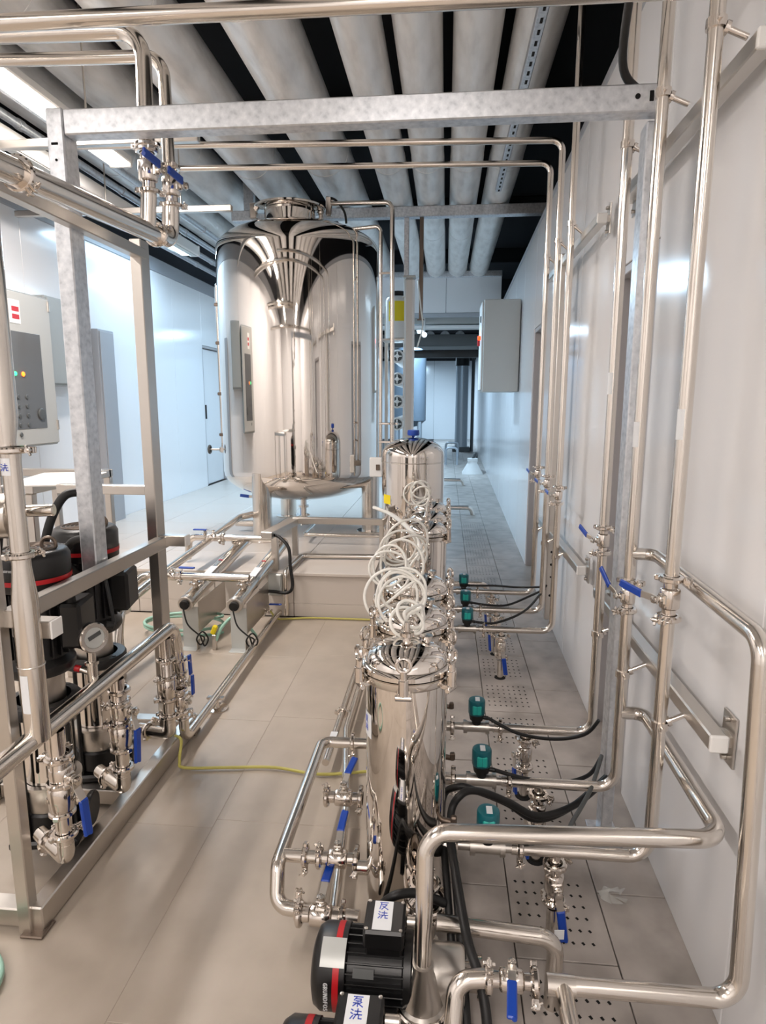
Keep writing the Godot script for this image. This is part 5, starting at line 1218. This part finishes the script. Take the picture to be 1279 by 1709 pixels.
func build_far_things() -> void:
	var c := thing("wall_cabinet", "big grey cabinet with a red lamp on the right wall near the bulkhead", "cabinet", V(0.59, 1.66, 7.65))
	put(c, "body", MB.new().box(Vector3(0.4, 1.0, 0.56), Vector3(0.01, 0.5, 0), 0.008), M["pale cabinet"])
	var d := put(c, "door", MB.new().box(Vector3(0.022, 0.96, 0.53), Vector3(-0.2, 0.5, 0), 0.006), M["white plastic"])
	put(d, "red_lamp", MB.new().cyl(0.024, Vector3(-0.21, 0.6, 0.12), Vector3(-0.245, 0.6, 0.12), 16, 0.006), M["red lamp"])
	put(d, "red_switch", MB.new().box(Vector3(0.03, 0.07, 0.05), Vector3(-0.225, 0.56, -0.05), 0.006), M["red"])
	put(d, "lock", MB.new().box(Vector3(0.015, 0.07, 0.03), Vector3(-0.215, 0.8, 0.15), 0.004), M["rubber"])
	# white column and the membrane rack beside the tank
	var p := thing("white_column", "slim off-white column right of the big tank, rising behind the small tank", "column", V(-0.375, 0.0, 6.55))
	put(p, "shaft", MB.new().box(Vector3(0.1, 2.74, 0.1), Vector3(0, 1.37, 0), 0.02), M["white plastic"])
	put(p, "head", MB.new().box(Vector3(0.12, 0.02, 0.12), Vector3(0, 2.75, 0), 0.004), M["grey plate"])
	var r := thing("membrane_rack", "steel rack with three stacked round white vessel ends beside the big tank", "rack", V(-0.55, 0.0, 7.4))
	for x in [-0.13, 0.08]:
		put(r, "post", MB.new().box(Vector3(0.04, 2.6, 0.04), Vector3(x, 1.3, 0.0), 0.003), M["satin steel"])
	for k in 4:
		var v := put(r, "vessel", MB.new().cyl(0.075, Vector3(0.0, 2.05 - k * 0.25, 0.08), Vector3(0.0, 2.05 - k * 0.25, -1.0), 24, 0.01), M["white plastic"])
		put(v, "end_plate", MB.new().cyl(0.055, Vector3(0.0, 2.05 - k * 0.25, 0.082), Vector3(0.0, 2.05 - k * 0.25, 0.095), 20, 0.004), M["cable grey"])
		put(v, "hub", MB.new().cyl(0.022, Vector3(0.0, 2.05 - k * 0.25, 0.094), Vector3(0.0, 2.05 - k * 0.25, 0.125), 12, 0.004).box(Vector3(0.1, 0.014, 0.008), Vector3(0.0, 2.05 - k * 0.25, 0.098), 0.002).box(Vector3(0.014, 0.1, 0.008), Vector3(0.0, 2.05 - k * 0.25, 0.098), 0.002), M["white plastic"])
	var t := thing("dosing_tank", "white plastic tank with a yellow warning label right of the big tank", "tank", V(-0.52, 2.2, 7.0))
	put(t, "body", MB.new().lathe([Vector2(0, 0), Vector2(0.12, 0), Vector2(0.13, 0.01), Vector2(0.13, 0.4), Vector2(0.11, 0.43), Vector2(0.05, 0.45), Vector2(0, 0.45)], Vector3.ZERO, Basis(), 28), M["white plastic"])
	put(t, "label", MB.new().lathe([Vector2(0.1312, 0.18), Vector2(0.1312, 0.38)], Vector3.ZERO, Basis(), 12, 0.75, 2.35), M["yellow"])
	put(t, "lid", MB.new().cyl(0.08, Vector3(0, 0.44, 0), Vector3(0, 0.49, 0), 20, 0.006), M["rubber"])
	put(t, "shelf", MB.new().box(Vector3(0.32, 0.02, 0.3), Vector3(0, -0.01, 0), 0.003), M["satin steel"])
	cable("thin white tube drooping beside the white column", [V(-0.3, 2.75, 6.7), V(-0.27, 2.5, 6.7), V(-0.25, 2.3, 6.7), V(-0.3, 2.1, 6.7)], 0.008, M["vinyl hose"], "hose", "hose")
	# far room
	var ft := thing("far_tank", "tall grey tank in the far room, right of the white column", "tank", V(-0.86, 0, 15.0))
	put(ft, "shell", MB.new().lathe([Vector2(0, 0.95), Vector2(0.25, 1.0), Vector2(0.4, 1.12), Vector2(0.4, 2.6), Vector2(0.3, 2.74), Vector2(0, 2.8)], Vector3.ZERO, Basis(), 36), M["far tank steel"])
	for s in [[-1, 1], [1, 1], [-1, -1], [1, -1]]:
		put(ft, "leg", MB.new().cyl(0.045, Vector3(s[0] * 0.26, 0, s[1] * 0.26), Vector3(s[0] * 0.26, 1.1, s[1] * 0.26), 12), M["far steel"])
	var fc := thing("far_column", "dark-capped metal column standing in the far room by the end wall", "column", V(0.5, 0, 20.5))
	put(fc, "shaft", MB.new().cyl(0.2, Vector3(0, 0.02, 0), Vector3(0, 2.95, 0), 28), M["far steel"])
	put(fc, "cap", MB.new().cyl(0.215, Vector3(0, 2.65, 0), Vector3(0, 3.0, 0), 28, 0.01), M["rubber"])
	put(fc, "side_pipe", MB.new().cyl(0.05, Vector3(0.33, 0.0, 0.1), Vector3(0.33, 3.0, 0.1), 12), M["cable grey"])
	put(fc, "plinth", MB.new().box(Vector3(0.55, 0.14, 0.5), Vector3(0, 0.07, 0), 0.01), M["cable grey"])
	var fb := thing("far_pipe_support", "pale beam with short pipe ends across the top of the far room", "beam", V(-0.42, 3.0, 19.0))
	put(fb, "beam", MB.new().box(Vector3(2.6, 0.2, 0.15), Vector3(0, 0.1, 0), 0.01), M["white plastic"])
	for k in 5:
		put(fb, "pipe_end", MB.new().cyl(0.14, Vector3(-0.9 + k * 0.42, 0.38, 0.3), Vector3(-0.9 + k * 0.42, 0.38, -0.6), 18), M["aluminium jacket"])
	var cn := thing("floor_cone", "white flared cone standing on the floor by the right wall, far down the aisle", "cone", V(0.6, 0, 14.0))
	put(cn, "flare", MB.new().lathe([Vector2(0.31, 0.0), Vector2(0.31, 0.02), Vector2(0.14, 0.24), Vector2(0.14, 0.27), Vector2(0.15, 0.275), Vector2(0.15, 0.34), Vector2(0, 0.34)], Vector3.ZERO, Basis(), 4, PI / 4, TAU + PI / 4), M["white plastic"])
	put(cn, "hose_tail", MB.new().hose([Vector3(0.0, 0.32, 0), Vector3(0.08, 0.42, -0.2), Vector3(0.12, 0.3, -0.6), Vector3(0.12, 0.05, -1.2)], 0.03, 10), M["rubber"])
	for k in 2:
		pipe(["dark pipe hoop standing on the far aisle floor", "second dark pipe hoop on the far aisle floor, farther right"][k], [V(0.02 + k * 0.0, 0, 16.0 + k * 2.0), V(0.02, 0.42, 16.0 + k * 2.0), V(0.3 + k * 0.06, 0.42, 16.0 + k * 2.0), V(0.3 + k * 0.06, 0, 16.0 + k * 2.0)], 0.028, 0.08, "", "pipe_hoop", M["far steel"])
	pipe("low pipe crossing the aisle floor beyond the small tank", [V(-0.1, 0.1, 8.8), V(0.37, 0.1, 8.8), V(0.4, 0.0, 8.8)], 0.03, 0.06)
	pipe("second low pipe crossing the aisle floor, beside the white cone", [V(-0.1, 0.1, 12.0), V(0.33, 0.1, 12.0), V(0.36, 0.0, 12.0)], 0.03, 0.06)
	pipe("bent pipe on the floor right behind the topmost flow sensor", [V(0.0, 0.18, 4.75), V(0.33, 0.18, 4.75), V(0.36, 0.02, 4.75)], 0.022, 0.05)
	var bl := thing("pendant_bulb", "small white bulb hanging under the tray beyond the bulkhead", "bulb", V(-0.37, 2.63, 10.8))
	put(bl, "bulb", MB.new().ball(0.045, Vector3.ZERO, 14), M["bulb"])
	put(bl, "cord", MB.new().cyl(0.012, Vector3(0, 0.05, 0), Vector3(0, 0.3, 0), 8), M["white plastic"])
